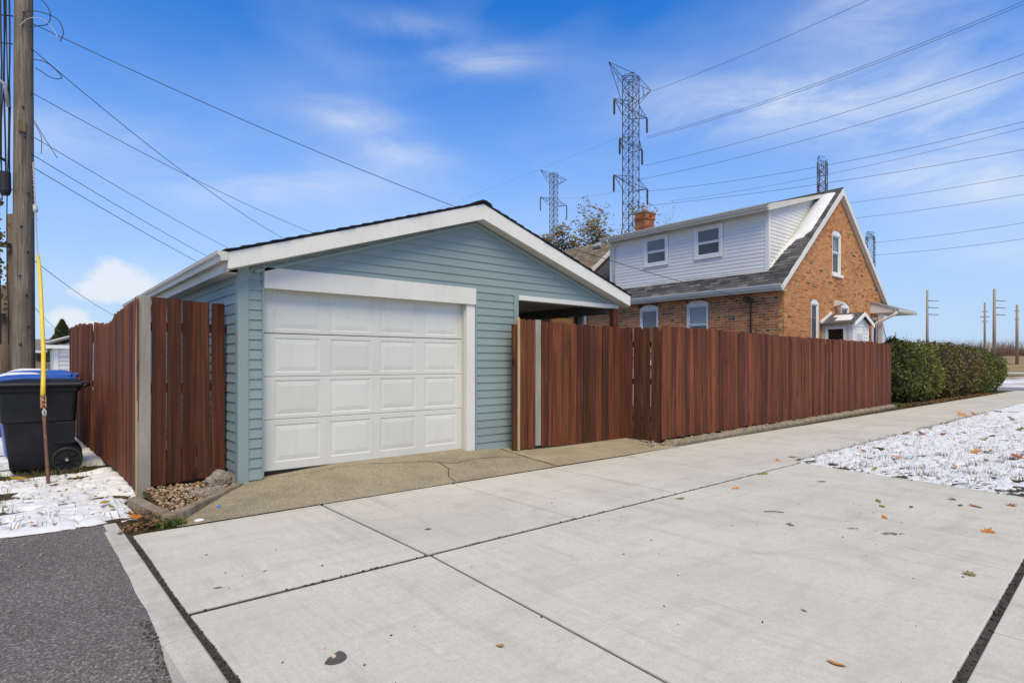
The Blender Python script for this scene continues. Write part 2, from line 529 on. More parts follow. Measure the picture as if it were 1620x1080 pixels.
def soil():
    t = NT('wet soil and dead grass')
    w = t.coord('World')
    n = t.noise(w, 7, 7, .7, .5); f = t.noise(w, 60, 5, .7)
    c = t.ramp(n, [(.3, (.04, .028, .016)), (.5, (.085, .06, .03)), (.68, (.085, .085, .03)), (.82, (.15, .11, .055))])
    c = t.mix(t.mrange(f, .45, .65, 0, .6), c, (.035, .024, .014))
    return t.fin(c, .95, t.math('ADD', n, f), .9, .03, .15)
M['soil'] = soil()
def field():
    t = NT('snowy field')
    w = t.coord('World', (.35, 1, 1))
    n = t.noise(w, .06, 6, .62, .5); n2 = t.noise(t.coord('World'), .9, 6, .7, .6)
    dry = t.ramp(n2, [(.3, (.16, .115, .055)), (.6, (.27, .20, .10)), (.8, (.34, .27, .15))])
    c = t.mix(t.mrange(n, .44, .56), dry, (.80, .82, .86))
    c = t.mix(t.mrange(n2, .56, .66, 0, .8), c, (.20, .16, .09))
    return t.fin(c, .9, n2, .5, .05, .2)
M['field'] = field()
def drygrass():
    t = NT('dry prairie grass')
    w = t.coord('World', (1, .12, 1))
    n = t.noise(w, .7, 7, .7, .5)
    c = t.ramp(n, [(.25, (.10, .075, .04)), (.5, (.25, .185, .095)), (.7, (.36, .28, .155)), (.85, (.55, .52, .46))])
    return t.fin(c, .95, n, .5, .1, .1)
M['drygrass'] = drygrass()
def brick(name, stops, val=(.72, 1.25)):
    t = NT(name)
    r = t.rnd(True)
    c = t.ramp(r, stops)
    n = t.noise(t.coord('World'), 14, 6, .7, .4); f = t.noise(t.coord('World'), 80, 4, .7)
    c = t.hsv(c, val=t.mrange(n, .3, .7, val[0], val[1]))
    c = t.mix(t.mrange(f, .5, .72, 0, .25), c, (.13, .075, .045))
    big = t.noise(t.coord('World'), .8, 4, .6)
    c = t.hsv(c, val=t.mrange(big, .3, .7, .92, 1.08))
    return t.fin(c, .88, t.math('ADD', n, f), .4, .006, .2)
M['brick'] = brick('orange common brick', [(0, (.22, .080, .032)), (.07, (.32, .105, .035)), (.30, (.43, .142, .043)), (.55, (.48, .165, .052)), (.8, (.52, .19, .065)), (1, (.55, .225, .088))], (.84, 1.14))
M['brick_gable'] = brick('buff orange face brick', [(0, (.27, .105, .040)), (.06, (.37, .148, .052)), (.3, (.46, .188, .066)), (.55, (.50, .212, .078)), (.8, (.53, .235, .092)), (1, (.56, .265, .11))], (.86, 1.12))
M['brick_dark'] = brick('dark header brick', [(0, (.10, .055, .034)), (.4, (.19, .10, .05)), (.7, (.28, .16, .08)), (1, (.36, .24, .125))])
M['brick_far'] = brick('tan neighbour brick', [(0, (.13, .07, .035)), (.3, (.24, .135, .065)), (.7, (.32, .18, .085)), (1, (.38, .24, .125))])
M['brick_chim'] = brick('chimney brick', [(0, (.16, .055, .03)), (.3, (.34, .115, .05)), (.7, (.44, .15, .06)), (1, (.5, .21, .10))])
M['mortar'] = paint('tan mortar', (.50, .31, .16), .95, .12, 9, .25, (.2, .14, .08))
M['mortar_side'] = paint('pale mortar', (.50, .38, .25), .95, .12, 9, .25, (.24, .17, .10))
def shingle(name, stops):
    t = NT(name)
    r = t.rnd(True)
    c = t.ramp(r, stops)
    f = t.noise(t.coord('World'), 90, 4, .75); n = t.noise(t.coord('World', (1, 1, 1)), 5, 5, .65)
    c = t.hsv(c, val=t.mrange(f, .3, .7, .6, 1.4))
    c = t.hsv(c, val=t.mrange(n, .3, .7, .8, 1.2))
    return t.fin(c, .92, f, .6, .004, .2)
M['shingle'] = shingle('charcoal asphalt shingle', [(0, (.045, .045, .047)), (.4, (.075, .074, .075)), (.75, (.105, .103, .102)), (1, (.15, .145, .14))])
M['shingle_dark'] = shingle('dark garage shingle', [(0, (.018, .018, .02)), (1, (.05, .05, .05))])
M['shingle_tan'] = shingle('tan shingle', [(0, (.13, .10, .065)), (.5, (.19, .148, .098)), (1, (.26, .205, .14))])
M['slate'] = paint('lead grey awning roof', (.26, .25, .24), .7, .12, 6, .3)
def leafmat(name, a, b, c3, trans=.25):
    t = NT(name)
    r = t.rnd(True)
    c = t.ramp(r, [(0, a), (.5, b), (1, c3)])
    n = t.noise(t.coord('World'), 40, 3)
    c = t.hsv(c, val=t.mrange(n, .3, .7, .75, 1.25))
    t.fin(c, .65, None, spec=.3)
    tl = t.n('ShaderNodeBsdfTranslucent'); t.l(c, tl.inputs[0])
    ms = t.n('ShaderNodeMixShader'); ms.inputs[0].default_value = trans
    t.l(t.p.outputs[0], ms.inputs[1]); t.l(tl.outputs[0], ms.inputs[2]); t.l(ms.outputs[0], t.out.inputs['Surface'])
    return t.m
M['hedge_dark'] = leafmat('dark green yew leaves', (.032, .046, .013), (.085, .108, .026), (.19, .20, .050))
M['hedge_olive'] = leafmat('olive hedge leaves', (.065, .072, .017), (.165, .17, .038), (.27, .25, .065))
M['hedge_brown'] = leafmat('browning hedge leaves', (.048, .048, .015), (.15, .098, .036), (.23, .19, .058))
M['hedge_green'] = leafmat('green hedge leaves', (.045, .062, .014), (.125, .142, .031), (.22, .22, .055))
M['hedge_core'] = paint('hedge dark core filler', (.022, .018, .010), .95, .3, 20, .3)  # even dark colour standing in for shade inside the shrubs
M['leaf_gold'] = leafmat('golden tree leaves', (.09, .068, .020), (.18, .130, .035), (.26, .195, .07))
M['leaf_orange'] = leafmat('orange fallen leaf', (.36, .13, .025), (.46, .18, .03), (.50, .24, .05), .1)
M['leaf_ochre'] = leafmat('ochre fallen leaf', (.30, .19, .04), (.38, .25, .06), (.44, .31, .09), .1)
M['leaf_olive'] = leafmat('olive fallen leaf', (.14, .12, .035), (.21, .18, .05), (.27, .22, .07), .1)
M['leaf_red'] = leafmat('red brown fallen leaf', (.20, .055, .02), (.28, .08, .03), (.33, .11, .04), .1)
M['leaf_brown'] = leafmat('brown leaf litter', (.09, .045, .02), (.17, .085, .035), (.27, .15, .06), .1)
M['soil_scrap'] = leafmat('dark grass scraps', (.03, .026, .012), (.07, .062, .025), (.12, .10, .045), .1)
M['grass'] = leafmat('grass blades', (.05, .055, .018), (.11, .10, .035), (.20, .165, .075), .2)
M['weed'] = leafmat('green weeds', (.05, .08, .015), (.10, .14, .03), (.16, .19, .05), .25)
M['conifer'] = leafmat('arborvitae leaves', (.03, .05, .012), (.085, .105, .022), (.16, .165, .04))
M['bark'] = raw_wood('tree bark', (.03, .024, .018), (.07, .055, .042), (.12, .095, .075))
M['twig'] = paint('bare twigs', (.10, .075, .055), .9, .2, 5, .2)
M['brush'] = leafmat('bare brush', (.09, .05, .035), (.17, .11, .075), (.30, .23, .17), .1)
M['brush_red'] = leafmat('reddish brush', (.07, .035, .025), (.12, .06, .042), (.17, .10, .07), .1)
def rockmat():
    t = NT('rough limestone')
    w = t.coord('World'); n = t.noise(w, 20, 8, .75, .5); v = t.voro(w, 55)
    c = t.ramp(n, [(.3, (.16, .125, .09)), (.55, (.33, .285, .225)), (.75, (.50, .46, .39))])
    return t.fin(c, .93, t.math('ADD', n, v), .9, .02, .15)
M['rock'] = rockmat()
def pebble():
    t = NT('river pebbles')
    r = t.rnd(True)
    c = t.ramp(r, [(0, (.10, .06, .03)), (.35, (.24, .15, .075)), (.7, (.33, .235, .14)), (1, (.45, .38, .28))])
    return t.fin(c, .7, t.noise(t.coord('World'), 60, 4), .3, .004, .3)
M['pebble'] = pebble()
M['joint'] = paint('joint dirt', (.045, .038, .030), .95, .35, 30, .5, (.10, .088, .07))
M['mud'] = paint('dried mud', (.17, .135, .10), .95, .3, 30, .4, (.09, .07, .05))
M['cap'] = paint('valve cover iron', (.085, .075, .068), .7, .12, 10, .2)
M['capb'] = paint('brass bolt', (.55, .46, .30), .5, .1, 10, .1)
M['litter_white'] = paint('white litter', (.75, .75, .75), .5, .05, 10, .1)
M['litter_blue'] = paint('blue bottle cap', (.04, .22, .55), .4, .05, 10, .1)
M['garage_far'] = paint('white clapboard', (.66, .66, .64), .7, .04, 2, .1)
M['farwood'] = paint('grey brown board fence', (.23, .19, .14), .9, .2, 3, .3)
M['farwall'] = paint('tan house wall', (.40, .35, .29), .9, .08, 2, .1)
M['farroof'] = paint('grey brown roof', (.16, .145, .13), .9, .1, 2, .1)
M['farpole'] = raw_wood('pale line pole', (.22, .17, .125), (.33, .265, .20), (.42, .35, .275))

# ------------------------------------------------------------------ THE SETTING
# ground: one sheet to the horizon
def grid_sheet(name, x0, x1, y0, y1, step, zf, mat, parent=None, keep=None, smooth=True):
    nx = max(1, int(round((x1 - x0) / step))); ny = max(1, int(round((y1 - y0) / step)))
    xs = [x0 + (x1 - x0) * i / nx for i in range(nx + 1)]; ys = [y0 + (y1 - y0) * j / ny for j in range(ny + 1)]
    vs = [(x, y, zf(x, y)) for y in ys for x in xs]
    fs = []
    for j in range(ny):
        for i in range(nx):
            if keep and not keep((xs[i] + xs[i + 1]) / 2, (ys[j] + ys[j + 1]) / 2): continue
            a = j * (nx + 1) + i
            fs.append((a, a + 1, a + nx + 2, a + nx + 1))
    me = bpy.data.meshes.new(name); me.from_pydata(vs, [], fs)
    if keep:
        bm = bmesh.new(); bm.from_mesh(me)
        bmesh.ops.delete(bm, geom=[v for v in bm.verts if not v.link_faces], context='VERTS')
        bm.to_mesh(me); bm.free()
    if smooth: me.polygons.foreach_set('use_smooth', [True] * len(me.polygons))
    me.materials.append(mat)
    o = bpy.data.objects.new(name, me); put(o, parent, (0, 0, 0))
    return o
g = MB().add([(-900, -900, -.20), (900, -900, -.20), (900, 900, -.20), (-900, 900, -.20)], [(0, 1, 2, 3)]).build('ground', M['field'], origin=(0, 0, -.2))
tag(g, kind='structure')
# soil under the lawns near the camera
s1 = grid_sheet('lawn_soil', 7.35, 60, -14, 3.95, 1.0, lambda x, y: -.028, M['soil']); tag(s1, kind='structure')
s2 = grid_sheet('alley_verge', -25, 1.7, 5.70, 60, .9, lambda x, y: -.012, M['soil']); tag(s2, kind='structure')
s2b = grid_sheet('verge_corner', .50, 1.05, 5.15, 5.75, .1, lambda x, y: -.010, M['soil']); tag(s2b, kind='structure')
s3 = grid_sheet('yard', 1.7, 36, 5.45, 60, 2.0, lambda x, y: -.02, M['soil']); tag(s3, kind='structure')

# alley asphalt
def sm(a):
    a = max(0., min(1., a)); return a * a * (3 - 2 * a)
def alley_z(x, y):
    return -.006 - .115 * sm((3.25 - y) / .75) + .002 * fbm(x * 3, y * 3)
def alley_edge(x):
    return 5.72 + .10 * sm((.3 - x) / .8) + .03 * fbm(x * 2.3, 1.1) + .012 * fbm(x * 11, 4)
def alley_keep(x, y):
    return y < alley_edge(x)
a = grid_sheet('alley', -14, .56, -6, 6.0, .07, alley_z, M['asphalt'], keep=alley_keep); tag(a, kind='structure')
# kerb along the alley (cast in pieces)
def kerb_in(y): return .605 + .044 * (5.3 - y) / 2.7
def kerb_out(y): return .478 + .012 * (5.3 - y) / 2.7
kb = thing('kerb', (.56, 3.5, -.2), None, None, kind='structure')
for (ya, yb, top) in ((5.47, 5.72, -.004), (3.10, 5.462, .001), (1.15, 3.092, .002), (-4, 1.142, .002)):
    mb = MB(); n = max(2, int((yb - ya) / .12)); secs = []
    for i in range(n + 1):
        y = ya + (yb - ya) * i / n
        w = .006 * fbm(y * 6, 2.2)
        lean = .035 * sm((3.25 - y) / .75)
        xo, xi = kerb_out(y) + w, kerb_in(y)
        z = top + .003 * fbm(y * 4, 9)
        secs.append([(xo + lean * .2, y, -.2), (xo + lean * .2, y, z - .028 - lean), (xo + .012 + lean * .5, y, z - .008), (xo + .04 + lean * .6, y, z), (xi - .01, y, z), (xi, y, z - .008), (xi, y, -.2)])
    m = len(secs[0])
    mb.v = [p for s_ in secs for p in s_]
    for i in range(n):
        for k in range(m):
            q = i * m + k; r_ = i * m + (k + 1) % m
            mb.f.append((q, r_, r_ + m, q + m))
    mb.f.append(tuple(range(m))); mb.f.append(tuple(n * m + k for k in range(m))[::-1])
    mb.build('kerb_block', M['kerb'], kb)

# sidewalk: joint bed + slabs
bed = MB().box(.58, 8.2, -6, 5.225, -.09, -.012).box(8.2, 36, 3.5, 5.7, -.09, -.03)
sw = bed.build('sidewalk', M['joint'], origin=(3, 3, -.09)); tag(sw, kind='structure')
def slab(poly, z=0.0, name='slab', mat='concrete', bev=.007):
    mb = MB().prism([(x, y, -.085) for x, y in poly], (0, 0, .085 + z))
    return mb.build(name, M[mat], sw, bevel=bev)
def yfar(x): return 5.225 if x < 7.3 else 5.225 + min(1, (x - 7.3) / 1.2) * .10 + .014 * max(0, x - 8.5)
def ynear(x): return 3.415 if x < 7.925 else 3.56 + .02 * max(0, x - 8) * .9
def ilx(y): return kerb_in(y) + .035 + .006 * math.sin(y * 3)
cuts = [.68, 2.11, 3.56, 5.03, 6.46, 7.93]
x = 7.93
while x < 35: x += 1.47; cuts.append(x)
gap = .010
for i in range(len(cuts) - 1):
    xa, xb = cuts[i], cuts[i + 1]
    if i == 0:
        L = [(ilx(y), y) for y in (5.2, 4.8, 4.4, 4.0, 3.7, 3.42)]
        poly = [(xb - gap, ynear(xb) + .0), (xb - gap, 5.225)] + [(.70, 5.215)] + L
        slab(poly)
    else:
        slab([(xa + gap, ynear(xa + .01)), (xb - gap, ynear(xb - .01)), (xb - gap, yfar(xb)), (xa + gap, yfar(xa))], z=.0015 * math.sin(i * 2.1))
# driveway slabs on the street side of the walk
yn = 3.370
def exj(x): return .50 + .05 * x
L = [(ilx(y), y) for y in (3.370, 3.0, 2.6, 2.2, 1.8, 1.2, .6)]
slab([(1.965, exj(1.96) + .02), (2.115, yn)] + L, -.001)
slab([(1.983, exj(1.97) + .02), (4.735, exj(4.73) + .02), (4.93, yn), (2.132, yn)], 0.0)
slab([(4.741, exj(4.74) + .02), (7.42, exj(7.42) + .02), (7.78, yn + .01), (4.936, yn)], .0008)
slab([(.70, -5), (3.6, -5), (3.6, exj(3.6) - .022), (.70, exj(.7) - .022)], -.001)
slab([(3.606, -5), (7.3, -5), (7.40, exj(7.4) - .022), (3.606, exj(3.6) - .022)], .001)
# dirt and grit in the joints
mb = MB()
for i in range(900):
    k = random.random()
    if k < .5:
        y = random.uniform(1.8, 5.2); xx = random.uniform(kerb_in(y) + .004, ilx(y) - .003)
    elif k < .8:
        xx = random.uniform(.7, 7.7); y = random.uniform(3.373, 3.413)
    else:
        xx = random.uniform(2.4, 7); y = exj(xx) + random.uniform(-.02, .018)
    r = random.uniform(.0025, .0075)
    mb.obox((xx, y, -.012 + r * .5), (random.random(), random.random(), .2), (-random.random(), random.random(), .1), (0, .1, 1), r, r * .8, r * .7)
gj = mb.build('joint_grit', M['joint'], sw); gj['kind'] = 'stuff'

# far street, kerb grass and prairie
st = grid_sheet('street', 36.2, 43.5, -120, 160, 8, lambda x, y: -.10, M['street']); tag(st, kind='structure')
def berm_z(x, y):
    return -.15 + 3.1 * sm((x - 126) / 48) + .3 * fbm(x * .02, y * .02)
bo = grid_sheet('prairie_bank', 122, 330, -140, 200, 6, berm_z, M['drygrass']); tag(bo, kind='structure')
gs = grid_sheet('dry_grass_strip', 86, 106, -120, 160, 6, lambda x, y: -.12 + .04 * fbm(x * .1, y * .1), M['drygrass']); tag(gs, kind='structure')

# driveway apron in front of the garage
def apron_z(x, y):
    k = max(0., (y - 5.245) / 1.055)
    h = .085 + .055 * sm((x - 1.7) / 1.2) - .055 * sm((x - 4.3) / 1.6)
    return .002 + h * k + .004 * fbm(x * 2.4, y * 2.4)
def edge_line(x):   # diagonal edging on the left
    return 5.30 + (x - .95) * (.93 / .72)
apr = grid_sheet('driveway_apron', .95, 5.22, 5.242, 6.50, .03, apron_z, M['aggregate'], keep=lambda x, y: y < edge_line(x) + .05); tag(apr, kind='structure')
def tan_keep(x, y):
    return x > 5.07 + (6.2 - y) * .08 and x < 7.75 and y < 7.0
ap2 = grid_sheet('carport_slab', 5.06, 7.75, 5.242, 7.0, .04, lambda x, y: apron_z(x, min(y, 6.4)) + .005, M['tanslab'], keep=tan_keep); tag(ap2, kind='structure')
def crack(pts, w, parent):
    mb = MB(); P = []
    for (a_, b_) in zip(pts[:-1], pts[1:]):
        for k in range(6):
            t_ = k / 6
            P.append((a_[0] + (b_[0] - a_[0]) * t_ + random.uniform(-.008, .008), a_[1] + (b_[1] - a_[1]) * t_ + random.uniform(-.008, .008)))
    P.append(pts[-1])
    for i, (px, py) in enumerate(P):
        q = P[min(i + 1, len(P) - 1)]; p0 = P[max(i - 1, 0)]
        d = Vector((q[0] - p0[0], q[1] - p0[1])); d.normalize() if d.length else None
        nrm = Vector((-d.y, d.x)); ww = w * random.uniform(.5, 1.2)
        z = apron_z(px, py) + .0075
        mb.v += [(px + nrm.x * ww, py + nrm.y * ww, z), (px - nrm.x * ww, py - nrm.y * ww, z)]
    for i in range(len(P) - 1):
        mb.f.append((2 * i, 2 * i + 1, 2 * i + 3, 2 * i + 2))
    mb.build('crack', M['dark'], parent, fix=False)
crack([(3.0, 6.27), (3.3, 6.15), (3.75, 6.05), (4.0, 5.86), (4.35, 5.92), (4.75, 5.90), (5.02, 5.78)], .006, apr)
crack([(3.86, 5.95), (3.82, 5.68), (3.66, 5.45), (3.62, 5.26)], .004, apr)
crack([(2.1, 6.26), (2.6, 6.22), (3.0, 6.27)], .003, apr)
crack([(5.06, 6.25), (5.12, 5.7), (5.16, 5.26)], .005, ap2)
crack([(6.1, 6.0), (6.35, 5.75)], .003, ap2)
crack([(6.7, 6.02), (7.0, 5.85)], .003, ap2)

# snow on the lawn right of the driveway
def lawn_edge_x(y): return 7.35 + (y - .8) * .145
def snow_r(x, y):
    e = min((ynear(max(x, 7.93)) - .005 + .04 * fbm(x * 1.7, 3) - y), (x - lawn_edge_x(y) - .005 - .03 * fbm(y * 4, 8))) 
    h = .014 * sm(e / .06) - .030 * (1 - sm(e / .025))
    n = fbm(x * 5.5, y * 5.5, 1.0, 4); n2 = fbm(x * 15, y * 24, 5.0, 3)
    h += .008 * n + .008 * n2
    n3 = fbm(x * 2.6 + 30, y * 5.5, 2, 4)
    h -= .045 * sm((n3 - .11) / .20) + .055 * sm((n2 - .085 - .12 * n) / .12)
    return -.014 + h
def snow_keep(x, y):
    if x < lawn_edge_x(y) - .02 or y > ynear(max(x, 7.9)) + .03: return False
    if 20.02 < x < 20.25: return False
    return True
sr = grid_sheet('lawn_snow', 7.3, 15.0, -.6, 3.75, .030, snow_r, M['snow'], keep=snow_keep)
tag(sr, 'thin snow over the lawn between the sidewalk and driveway', 'snow', kind='stuff')
sr2 = grid_sheet('lawn_snow', 15.0, 36.0, -3.0, 4.1, .07, snow_r, M['snow'], keep=snow_keep)
tag(sr2, 'patchy snow on the far lawn strip along the sidewalk', 'snow', kind='stuff')
# snow on the alley verge
def snow_l(x, y):
    e = min(y - alley_edge(x) - .015, .93 - .02 * max(0, y - 6.7) - .17 * sm((6.85 - y) / .35) - x + .03 * fbm(y * 5, 3), max(.0, y - 5.78 - max(0., x - .52) * .9) + .02)
    h = .020 * sm(e / .14) - .03 * (1 - sm(e / .04))
    n = fbm(x * 2.0, y * 5.0, .5, 4); n2 = fbm(x * 11 + 2 * n, y * 19, 4, 4)
    h += .018 * n + .007 * n2
    n3 = fbm(x * 1.5 + 4, y * 2.4 + 9, 3, 5)
    h -= .055 * sm((n3 - .03) / .14) + .050 * sm((n2 - .13 + .25 * n) / .12)
    for (cx_, cy_, rx, ry) in ((.20, 8.72, .62, .22), (.72, 9.0, .22, .16), (.43, 7.45, .16, .07), (-.6, 8.6, .5, .2)):
        q = ((x - cx_) / rx) ** 2 + ((y - cy_) / ry) ** 2
        h -= .09 * math.exp(-q * q)
    h += .03 * math.exp(-((x - (.82 - .02 * (y - 7))) / .16) ** 2) * sm((y - 6.75) / .3)
    return .006 + h
sl = grid_sheet('verge_snow', -1.9, 1.0, 5.68, 10.6, .026, snow_l, M['snow'], keep=lambda x, y: y > alley_edge(x) - .02 and x < .93)
tag(sl, 'trampled snow around the black trash cart beside the fence', 'snow', kind='stuff')
sl2 = grid_sheet('verge_snow', -14, -1.9, 5.68, 40, .3, lambda x, y: .02 + .05 * fbm(x * .8, y * .8), M['snow'])
tag(sl2, 'snow and dead grass along the far side of the alley', 'snow', kind='stuff')
sl3 = grid_sheet('verge_snow', -1.9, .95, 10.6, 40, .15, lambda x, y: .02 + .07 * fbm(x * .9, y * .9), M['snow'])
tag(sl3, 'snow beyond the trash carts along the fence', 'snow', kind='stuff')

# grass blades poking through
def blades(name, pts, mat, hmin, hmax, w, label, tilt=.5):
    mb = MB()
    for (x, y, z, n, sp) in pts:
        for _ in range(n):
            bx = x + random.gauss(0, sp); by = y + random.gauss(0, sp)
            h = random.uniform(hmin, hmax); a_ = random.uniform(0, 6.28); tl = random.uniform(.15, tilt) * h * 1.6
            dx, dy = math.cos(a_), math.sin(a_)
            px, py = -dy * w, dx * w
            mb.add([(bx - px, by - py, z), (bx + px, by + py, z), (bx + dx * tl * .5 + px * .6, by + dy * tl * .5 + py * .6, z + h * .62), (bx + dx * tl * .5 - px * .6, by + dy * tl * .5 - py * .6, z + h * .62), (bx + dx * tl, by + dy * tl, z + h * .95)], [(0, 1, 2, 3), (3, 2, 4)])
    return tag(mb.build(name, mat, fix=False), label, 'grass', kind='stuff')
pts = []
for i in range(3200):
    x = 7.3 + random.random() ** 1.6 * 10.5; y = random.uniform(-.3, 3.8)
    if not snow_keep(x, y): continue
    dens = fbm(x * 1.6, y * 3, 7, 3)
    if dens < -.03 and random.random() < .75: continue
    pts.append((x, y, -.015, random.choice((1, 2, 3, 5)), .025))
for (x, y) in ((7.95, 3.05), (8.1, 2.75), (8.35, 2.35), (8.5, 2.25), (8.55, 1.8), (8.7, 1.6), (8.6, 1.35), (8.3, 1.15), (9.3, 1.9), (9.8, 1.75), (9.5, 1.5), (10.2, 1.7), (10.8, 1.65), (11.2, 2.2), (8.1, 2.1), (9.2, 2.6), (9.9, 2.4)):
    pts.append((x, y, -.01, 45, .05))
blades('grass_blades', pts, M['grass'], .025, .075, .0022, 'sparse grass blades poking through the lawn snow')
pts = []
for i in range(420):
    x = 8 + random.random() * 12
    if fbm(x * 1.3, 2.2, 0, 3) < -.02: continue
    pts.append((x, ynear(x) - abs(random.gauss(0, .07)), -.014, random.choice((1, 2, 4, 6)), .035))
blades('grass_blades', pts, M['grass'], .015, .06, .0022, 'ragged grass fringe along the sidewalk edge of the lawn')
pts = [(random.uniform(-1.6, .8), random.uniform(5.9, 8.8), .0, random.choice((1, 2, 4)), .03) for i in range(260)]
pts += [(random.uniform(-.35, .62), random.uniform(8.45, 8.62), .0, 9, .035) for i in range(60)]
pts += [(random.uniform(-1.6, -.2), random.uniform(8.6, 10), .0, 6, .05) for i in range(70)]
blades('grass_blades', pts, M['grass'], .03, .10, .003, 'dead grass tufts in the snow around the trash cart', .9)
pts = [(random.gauss(.93, .05), random.gauss(5.34, .035), .0, 16, .025) for i in range(26)]
pts += [(1.12, 5.72, .03, 40, .035), (.885, 5.47, .0, 30, .02)]
blades('green_weeds', pts, M['weed'], .02, .06, .004, 'green weeds at the corner of the concrete edging', .9)

# ------------------------------------------------------------------ FENCES
def picket_mesh(w, h, ear=.022, warp=0.0):
    mb = MB(); t_ = .009
    out = [(-w / 2, 0), (w / 2, 0), (w / 2, h * .5), (w / 2, h - ear), (w / 2 - ear, h), (-w / 2 + ear, h), (-w / 2, h - ear), (-w / 2, h * .5)]
    def wp(z): return warp * math.sin(math.pi * z / h)
    f_ = [(x, -t_ + wp(z), z) for x, z in out]; b_ = [(x, t_ + wp(z), z) for x, z in out]
    n = len(out)
    mb.v = f_ + b_
    mb.f = [tuple(range(n)), tuple(range(n, 2 * n))[::-1]] + [(i, n + i, n + (i + 1) % n, (i + 1) % n) for i in range(n)]
    return mb.mesh('fence_board')
def fence_run(parent, pts, zb, zt, mat, bw=.139, gap=.003, lean=.004, gaps=None, wob=.004, hvar=.012, mats=None):
    P = [Vector((p[0], p[1])) for p in pts]
    segs = [(P[i], P[i + 1], (P[i + 1] - P[i]).length) for i in range(len(P) - 1)]
    tot = sum(s_[2] for s_ in segs)
    meshes = [picket_mesh(bw, 1.0, .02, random.uniform(-.004, .004)) for _ in range(4)]
    n = int(tot / (bw + gap))
    step = tot / n
    for i in range(n):
        d = (i + .5) * step; k = 0
        while d > segs[k][2] and k < len(segs) - 1: d -= segs[k][2]; k += 1
        a_, b_, l_ = segs[k]; dr = (b_ - a_) / l_; p = a_ + dr * d
        nrm = Vector((dr.y, -dr.x))
        p = p + nrm * random.uniform(-wob, wob)
        fr = (i + .5) / n
        z0 = zb(fr) + random.uniform(-hvar, hvar) * .8; z1 = zt(fr) + random.uniform(-hvar, hvar)
        me = random.choice(meshes)
        m = mats[i % len(mats)] if mats else mat
        if mats: m = random.choice(mats)
        inst('fence_board', me, m, parent, (p.x, p.y, z0), (random.gauss(0, .003), random.gauss(0, lean), math.atan2(dr.y, dr.x)), (1 * random.uniform(.975, 1.0), 1, z1 - z0))
def rail(parent, a_, b_, h, name='rail', mat='stain_dark', t_=.02, w=.045):
    a_ = Vector(a_); b_ = Vector(b_); d = (b_ - a_); d.z = 0
    mb = MB().obox((a_ + b_) / 2, b_ - a_, d.cross(Vector((0, 0, 1))), (0, 0, 1), (b_ - a_).length / 2, t_, w)
    return mb.build(name, M[mat], parent)
# side fence along the alley
fl = thing('wooden_fence', (.87, 6.67, 0), 'long red brown board fence running back along the alley beside the trash carts', 'fence')
path = [(.865, 6.66), (.845, 8.2), (.80, 9.6), (.74, 11.2), (.69, 13.4)]
def ztl(f_): return 1.925 - .03 * math.sin(f_ * 5.2) - .09 * math.exp(-((f_ - .33) / .10) ** 2) - .04 * math.exp(-((f_ - .55) / .12) ** 2) - .02 * f_
fence_run(fl, path, lambda f_: .05 - .0 * f_, ztl, M['stain_lite'], bw=.135, gap=.004, lean=.008, wob=.010, mats=[M['stain_lite'], M['stain_lite'], M['stain']])
for zz in (.35, 1.0, 1.65):
    for a_, b_ in zip(path[:-1], path[1:]):
        rail(fl, (a_[0] + .036, a_[1], zz), (b_[0] + .036, b_[1], zz), 0)
for (px, py) in ((.93, 9.1), (.88, 11.0), (.79, 13.2)):
    MB().box(px, px + .09, py - .045, py + .045, -.02, 1.80).build('post', M['stain_dark'], fl, bevel=.004)
# front return panel by the garage corner
fp = thing('board_fence', (1.3, 6.72, 0), 'short dark brown fence panel of five boards between alley fence and garage corner', 'fence')
pw = (1.655 - .975) / 5
pm = [picket_mesh(pw - .012, 1.0, .006) for _ in range(3)]
for i in range(5):
    inst('fence_board', pm[i % 3], M['stain_dark'], fp, (.975 + pw * (i + .5), 6.70 + random.uniform(-.003, .003), .085 + .008 * i), (0, random.gauss(0, .003), 0), (1, 1, 1.865 - .014 * i))
for zz in (.38, 1.05, 1.66):
    rail(fp, (.95, 6.735, zz), (1.67, 6.735, zz), 0)
MB().box(.862, .972, 6.655, 6.745, -.02, 1.955).build('corner_post', M['grey_wood'], fp, bevel=.005)
MB().box(.852, .862, 6.652, 6.735, .02, 1.95).build('post_edge_strip', M['yellow_wood'], fp, bevel=.002)
# carport gate
gt = thing('fence_gate', (6.3, 6.1, 0), 'red brown board gate with a bare grey plank closing off the carport', 'gate')
fence_run(gt, [(5.265, 6.10), (5.56, 6.10)], lambda f_: .105, lambda f_: 1.915, M['stain'], bw=.138, lean=.003, mats=[M['stain']])
fence_run(gt, [(5.665, 6.10), (7.575, 6.10)], lambda f_: .10 - .022 * f_, lambda f_: 1.905 - .035 * f_, M['stain'], bw=.136, lean=.004, mats=[M['stain'], M['stain'], M['stain_dark'], M['stain_lite']])
MB().box(5.160, 5.222, 6.088, 6.14, .10, 1.83).build('edge_board', M['stain_dark'], gt)
MB().prism([(5.224, 6.075, .10), (5.262, 6.075, .10), (5.262, 6.075, 1.90), (5.250, 6.075, 1.93), (5.236, 6.075, 1.93), (5.224, 6.075, 1.90)], (0, .04, 0)).build('gate_stile', M['yellow_wood'], gt)
MB().box(5.563, 5.662, 6.082, 6.108, .13, 1.912).build('grey_plank', M['grey_wood'], gt, bevel=.003)
for zz in (.4, 1.0, 1.6):
    rail(gt, (5.2, 6.135, zz), (7.54, 6.135, zz), 0)
